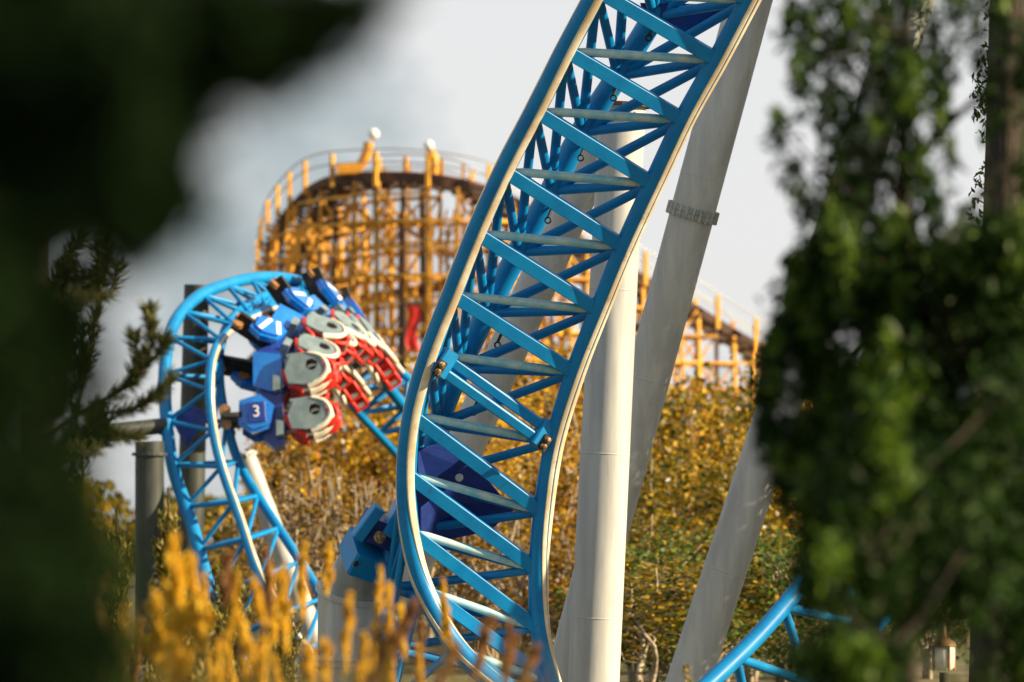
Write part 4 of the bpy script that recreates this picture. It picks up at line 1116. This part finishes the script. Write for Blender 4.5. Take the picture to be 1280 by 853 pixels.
PL = [('fat golden plume, tallest of the bright clump at lower left', 214, 668, 110, 40, 8.0, 'plume', -0.10),
      ('fat golden plume at the right of the bright clump at lower left', 236, 690, 120, 36, 8.2, 'plume', -0.15),
      ('drooping golden plume at the left of the bright clump', 196, 735, 95, 36, 7.8, 'plume', -0.05),
      ('broad golden plume at the foot of the bright clump', 226, 760, 95, 44, 7.7, 'plume', 0.10),
      ('pale gold plume standing left of the pipe stub', 379, 676, 100, 17, 9.0, 'plume', 0.0),
      ('thin gold plume just left of the pipe stub collar', 413, 680, 60, 13, 10.0, 'plume', 0.1),
      ('rusty plume in front of the arched track foot', 337, 676, 120, 16, 8.8, 'rust', 0.05),
      ('slim golden plume right of the rusty one before the arched track', 352, 705, 110, 15, 8.6, 'plume', -0.05),
      ('golden plume in front of the pipe stub', 437, 742, 100, 15, 8.4, 'plume', 0.05),
      ('short golden plume low before the pipe stub', 408, 800, 80, 15, 8.0, 'plume', 0.0),
      ('golden plume at the right foot of the pipe stub', 458, 790, 90, 15, 7.9, 'plume', 0.15),
      ('dusky brown plume left of the arched track foot', 284, 690, 70, 22, 8.6, 'rust', 0.05),
      ('slanted straw plume low at the left centre', 296, 760, 110, 16, 8.4, 'plume', -0.35),
      ('straw plume low between the junipers and the stub', 330, 790, 90, 18, 8.1, 'plume', 0.05),
      ('low golden plume under the slanted straw plume', 272, 800, 80, 24, 7.8, 'plume', 0.0),
      ('brown plume leaning right in front of the track spine', 520, 745, 110, 22, 8.2, 'rust', 0.45),
      ('pinkish brown plume leaning over the lower spine', 496, 785, 90, 20, 8.0, 'rust', 0.5),
      ('rusty plume across the lower left rail', 612, 768, 90, 22, 8.0, 'rust', 0.25),
      ('rusty plume between the lower rails', 640, 778, 80, 18, 8.1, 'rust', 0.1),
      ('rusty plume in front of the lower right rail', 672, 800, 80, 16, 8.1, 'rust', 0.35),
      ('brown plume leaning over the foot of the left rail', 575, 800, 80, 18, 7.9, 'rust', 0.5),
      ('pale straw plume at the lower left edge of the grass', 152, 795, 80, 14, 9.5, 'rust', -0.1),
      ('pale straw plume beside the lower left shrub', 178, 770, 90, 12, 9.8, 'rust', 0.1),
      ('golden plume low between stub and track', 385, 800, 70, 20, 7.9, 'plume', -0.1)]
for p in PL: plume(p[0], p[1], p[2], p[3], p[4], p[5] * 1.5, M[p[6]], p[7])
for q in range(26):
    x_ = rng.uniform(250, 385) if q % 2 else rng.uniform(470, 560); gold = rng.uniform() < 0.7
    plume(('thin golden plume among the low grass before the track' if gold else 'thin rusty plume among the low grass before the track'), x_, rng.uniform(700, 830), rng.uniform(60, 110), rng.uniform(7, 12), rng.uniform(11, 15), M['plume' if gold else 'rust'], rng.uniform(-0.2, 0.2))
# two seed sprigs before the lower right track
for (lab, x, y, d) in (('thin pale seed sprig in front of the low blue track', 1000, 806, 20), ('tiny pale seed sprig at the foot of the leaning right column', 856, 832, 20)):
    tip = at(x, y, d); b = P_(tip[0] + 0.12, tip[1], 0)
    t = thing('seed_sprig', lab, 'plant', b, 'pale seed sprigs')
    st_ = crom([b, b + (tip - b) * 0.6 + P_(0.05, 0, 0), tip], 6); MB().sweep(st_, 0.0035, 5).build('stem', M['straw'], t)
    n_ = 60; q = rng.uniform(0.86, 1, n_); P = np.array([evalc(st_, a * (len(st_) - 1)) for a in q]) + rng.normal(size=(n_, 3)) * 0.012
    A = unit(n_) * 0.5 + P_(-0.2, 0, 1); A /= np.linalg.norm(A, axis=1, keepdims=True); Bx = np.cross(A, unit(n_))
    quads_mesh('seed_head', P, A * 0.014, Bx * 0.006, M['straw'], t)
# meadow blades: uncountable
nG = 9000
gd = rng.uniform(6.5, 24, nG); gx_ = rng.uniform(-1.15, 1.15, nG) * gd * 0.16 - 0.02 * gd
hh = rng.uniform(0.35, 0.8, nG) * np.clip(1.05 + 0.0 * gd, 0, 2)
P = np.stack([gx_, gd, hh / 2], 1); A = np.stack([rng.normal(0, 0.10, nG), rng.normal(0, 0.10, nG), hh / 2], 1)
Bx = np.stack([rng.uniform(-1, 1, nG), rng.uniform(-1, 1, nG), np.zeros(nG)], 1) * 0.006
tag(quads_mesh('meadow_grass', P, A, Bx, M['straw']), kind='stuff')
# taller scattered blades among the plumes
nG = 700
gd = rng.uniform(7.5, 12, nG); pxs = rng.uniform(110, 700, nG); ty_ = rng.uniform(770, 880, nG)
tips = np.array([at(a, b, c) for a, b, c in zip(pxs, ty_, gd)])
P = tips.copy(); P[:, 2] = tips[:, 2] / 2; A = np.stack([rng.normal(0, 0.06, nG), rng.normal(0, 0.06, nG), tips[:, 2] / 2], 1)
Bx = np.stack([rng.uniform(-1, 1, nG), rng.uniform(-1, 1, nG), np.zeros(nG)], 1) * 0.007
tag(quads_mesh('tall_grass', P, A, Bx, M['straw']), kind='stuff')

for o in bpy.data.objects:
    if '_o' in o: del o['_o']
